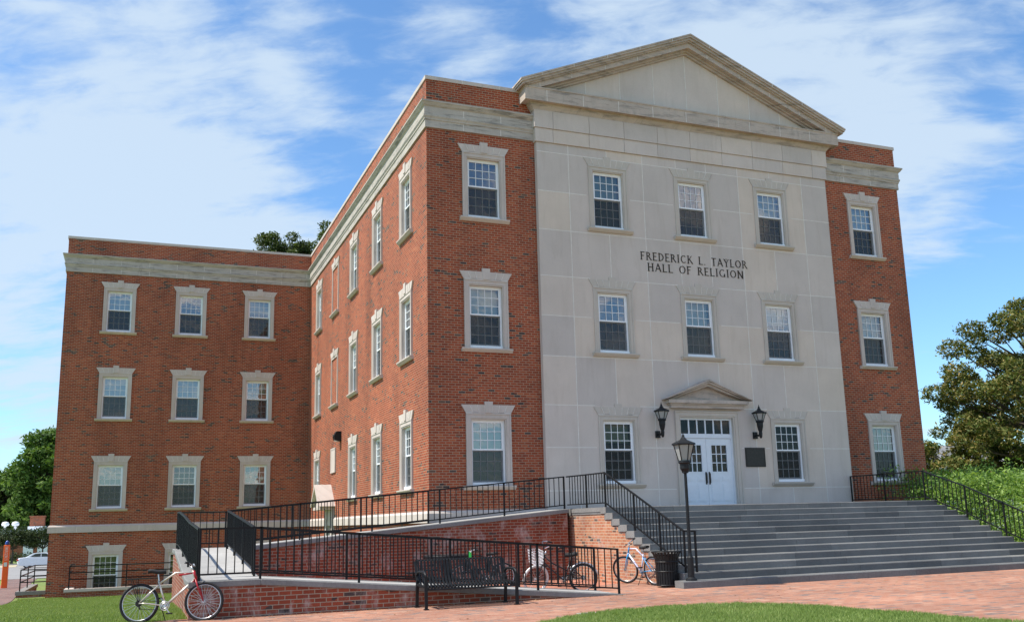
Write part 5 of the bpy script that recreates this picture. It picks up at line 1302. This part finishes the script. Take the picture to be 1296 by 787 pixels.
m = MB(); m.prism([(-4.6, -.1), (4.6, -.1), (0, 3.2)], -6.6, 14.6, 'x'); m.build('roof', 'grayroof', hr, loc=(53, 32, .8), rz=R(-25))
m = MB(); m.prism([(1.2, -.2), (5.2, -.2), (3.2, 1.9)], -5.2, -2, 'y'); m.build('gable', 'white', hr, loc=(53, 32, 1.0), rz=R(-25))
m = MB(); m.box(2.7, -5.25, .1, 3.7, -5.2, 1.0); m.build('window', 'carglass', hr, loc=(53, 32, 1.0), rz=R(-25))

# ------------------------------------------------------------------ vegetation
def leaves(name, centers, radii, per, size, mat, parent, flat=.75, up=.35, seed=0, shape=.42):
    rg_ = np.random.default_rng(seed); P_ = []
    for c, r_ in zip(centers, radii):
        n = int(per*(r_ if np.isscalar(r_) else 1)**2); d = rg_.normal(size=(n, 3)); d /= np.linalg.norm(d, axis=1)[:, None]
        rad = r_*rg_.uniform(.35, 1., n)**.6*(1+.25*rg_.normal(size=n)*.5); q = d*rad[:, None]; q[:, 2] *= flat; P_.append(q+np.array(c))
    P_ = np.concatenate(P_); n = len(P_)
    nn = rg_.normal(size=(n, 3)); nn[:, 2] = np.abs(nn[:, 2])+up; nn /= np.linalg.norm(nn, axis=1)[:, None]
    t = rg_.normal(size=(n, 3)); t -= nn*(t*nn).sum(1)[:, None]; t /= np.linalg.norm(t, axis=1)[:, None]; bt = np.cross(nn, t)
    s_ = size*rg_.uniform(.6, 1.35, n)[:, None]
    V_ = np.stack([P_-t*s_, P_+bt*s_*shape-nn*s_*.12, P_+t*s_, P_-bt*s_*shape-nn*s_*.12], 1).reshape(-1, 3)
    return rawmesh(name, V_, np.arange(n*4).reshape(-1, 4), mat, parent)
def tree(name, label, base, crown_c, crown_r, nclump, cr, per, size, mat, group=None, trunk_r=.25, bark='bark', seed=1, low=-.8, cat='tree', flat=.75, hole=0., lean=0., spc=.62):
    rg_ = random.Random(seed); root = tag(empty(name, base), label, cat, group); bx_, by_, bz_ = base
    cc = Vector(crown_c)-Vector(base); cs = []; tries = 0
    while len(cs) < nclump and tries < nclump*60:
        tries += 1
        d = Vector((rg_.gauss(0, 1), rg_.gauss(0, 1), rg_.gauss(0, 1))).normalized(); 
        if d.z < low: continue
        k = rg_.uniform(.25, 1.)**.45; q = Vector((d.x*crown_r[0]*k, d.y*crown_r[1]*k, d.z*crown_r[2]*k))+cc
        if any((q-Vector(o)).length < cr*spc for o in cs): continue
        if hole and rg_.random() < hole: continue
        cs.append(tuple(q))
    tr = MB(); top = cc+Vector((0, 0, crown_r[2]*.45)); pts = [Vector((0, 0, -.3))]
    for k in range(1, 7): pts.append(Vector((0, 0, 0)).lerp(top, k/6)+Vector((rg_.uniform(-.15, .15), rg_.uniform(-.15, .15), 0))*trunk_r*3)
    tr.tube(pts, [trunk_r*1.3]+[trunk_r*(1-.13*k) for k in range(1, 7)], 9)
    for c in cs:
        c = Vector(c); k = rg_.uniform(.25, .85); j = max(1, min(5, int((c.z/max(.1, top.z))*6*.75))); s0 = pts[j]
        mid = s0.lerp(c, .5)+Vector((rg_.uniform(-.3, .3), rg_.uniform(-.3, .3), rg_.uniform(-.1, .5)))*cr*.5
        r0 = trunk_r*.33; tr.tube([s0, s0.lerp(mid, .6)+Vector((0, 0, .1)), mid, mid.lerp(c, .6), c], [r0, r0*.8, r0*.55, r0*.35, r0*.12], 5, cap=False)
    tr.build('trunk', bark, root)
    rr_ = [cr*rg_.uniform(.7, 1.25) for _ in cs]
    leaves('crown', cs, rr_, per, size, mat, root, flat, seed=seed)
    return root
MT['bark'] = stone_mat('bark', (.10, .082, .065), var=.4, streak=.5, scale=2, pits=1.)
MT['magnolia'] = leaf_mat('broad_leaf', [(.15, (.045, .08, .02)), (.42, (.09, .125, .03)), (.62, (.17, .175, .05)), (.82, (.28, .22, .075)), (1., (.24, .16, .07))], .22, .6, .2)
MT['pine'] = leaf_mat('pine_leaf', [(.15, (.03, .075, .016)), (.5, (.08, .15, .03)), (.85, (.15, .23, .05))], .3, .6, .2)
MT['oak'] = leaf_mat('oak_leaf', [(.15, (.035, .06, .018)), (.5, (.07, .10, .03)), (.9, (.12, .14, .05))], .3, .55, .25)
MT['hedge'] = leaf_mat('hedge_leaf', [(.1, (.045, .10, .018)), (.4, (.12, .22, .04)), (.62, (.21, .33, .065)), (.9, (.37, .49, .14))], .35, .5, .3)
MT['myrtle'] = leaf_mat('dark_leaf', [(.15, (.018, .032, .012)), (.5, (.035, .058, .02)), (.9, (.06, .08, .032))], .25, .6, .2)
tree('broadleaf_tree', 'broad dark tree with bronze tinged leaves right of the hall behind the hedge', (35.2, 6.5, -2.7), (35.2, 7.5, 3.6), (6.7, 4.6, 5.9), 240, .70, 900, .098, 'magnolia', trunk_r=.30, seed=11, low=-.9, flat=.6, spc=.78)
tree('broadleaf_tree', 'low bronze green tree close to the right edge of the hall, above the hedge', (30.6, 9.5, -2.7), (31.0, 9.5, .9), (3.3, 2.6, 2.5), 60, .66, 900, .095, 'magnolia', trunk_r=.16, seed=15, low=-.9, flat=.6, spc=.75)
tree('pine_tree', 'tall dark green tree rising beside the left edge of the brick wing', (-17.5, 124, -4.4), (-18.4, 124, 5.2), (6.0, 5, 8.2), 110, 1.5, 110, .34, 'pine', group='trees beyond the car park', trunk_r=.4, seed=21, low=-.9)
tree('pine_tree', 'lower rounded green tree at the far left edge, beyond the pole', (-27.5, 132, -4.4), (-27.5, 132, 2.6), (6.5, 5, 6.), 90, 1.5, 110, .34, 'pine', group='trees beyond the car park', trunk_r=.4, seed=22, low=-.9)
tree('pine_tree', 'green tree filling the gap behind the chimney of the low building', (-22, 136, -4.4), (-22, 136, 2.0), (6., 4, 6.), 80, 1.5, 110, .34, 'pine', group='trees beyond the car park', trunk_r=.4, seed=23, low=-.9)
tree('pine_tree', 'green tree left of the others, half out of the picture', (-36, 128, -4.4), (-36, 128, 2.6), (7., 4, 6.), 60, 1.6, 90, .36, 'pine', group='trees beyond the car park', trunk_r=.4, seed=24, low=-.9)
for i, (x, y, lb2) in enumerate(((-17.3, 93.5, 'dark clipped tree right beside the brick wing corner, above the white car'), (-20.3, 94, 'dark clipped tree above the tail of the white car'), (-23.6, 94.5, 'dark clipped tree behind the orange pole, leftmost in the row'))):
    tree('street_tree', lb2, (x, y, -4.4), (x, y, -1.75), (2.1, 1.6, 1.25), 34, .7, 260, .13, 'myrtle', group='clipped trees along the car park', trunk_r=.12, seed=31+i, low=-.5)
lh = tag(empty('low_hedge', (-19.5, 100, -4.4)), 'low dark hedge between the clipped trees and the low building', 'hedge')
leaves('foliage', [(x, random.uniform(-.4, .4), .5+random.uniform(-.2, .25)) for x in np.arange(-14, 8, .55)], [.8]*40, 190, .13, 'myrtle', lh, seed=5)
tree('roof_tree', 'tree crown showing above the flat roof of the left wing', (1.9, 47.3, -4), (1.8, 47.3, 18.5), (3.2, 2.6, 3.1), 80, .66, 560, .13, 'oak', group='trees behind the roofs', trunk_r=.35, seed=41, low=-.9)
tree('roof_tree', 'tree crown poking up behind the long brick side at the roof corner', (5.9, 43, -4), (5.7, 41.5, 19.2), (2.3, 2.3, 2.6), 46, .6, 520, .13, 'oak', group='trees behind the roofs', trunk_r=.3, seed=42, low=-.9)
hg = tag(empty('hedge', (0, 0, 0)), 'bright green leafy hedge along the right side of the steps', 'hedge')
cs, rs = [], []
rr = random.Random(9)
for _ in range(900):
    x, y = rr.uniform(15.5, 23.5), rr.uniform(-10.5, 1.8)
    top_ = .05+.17*math.sin(x*2.3+y*1.3)+.13*math.sin(y*3.1-x)+rr.choice([0, 0, .0, .16])-.05*max(0, -y-4)+.12*max(0, min(1.5, x-16.2))
    edge = min(1, (x-15.5)/.6); z = rr.uniform(-2.5, top_-.3) if rr.random() < .5 or x < 16.6 else top_-.3-rr.random()*.3
    if x < 16.3: z = min(z, top_-.3-.35*(1-edge))
    cs.append((x+.12, y, z)); rs.append(rr.uniform(.28, .5))
leaves('foliage', cs, rs, 430, .058, 'hedge', hg, seed=8, flat=.9, up=.15, shape=.42)
st_ = MB(); st_.box(15.95, -10, -2.86, 22.3, 1.6, -2.74)
for _ in range(60): x, y = rr.uniform(16., 22), rr.uniform(-9, 1.5); st_.tube([(x, y, -2.8), (x+rr.uniform(-.2, .2), y+rr.uniform(-.2, .2), -1.3), (x+rr.uniform(-.4, .4), y, -.3)], [.03, .022, .008], 5)
st_.build('stems', 'bark', hg)
# bed soil below the hedge
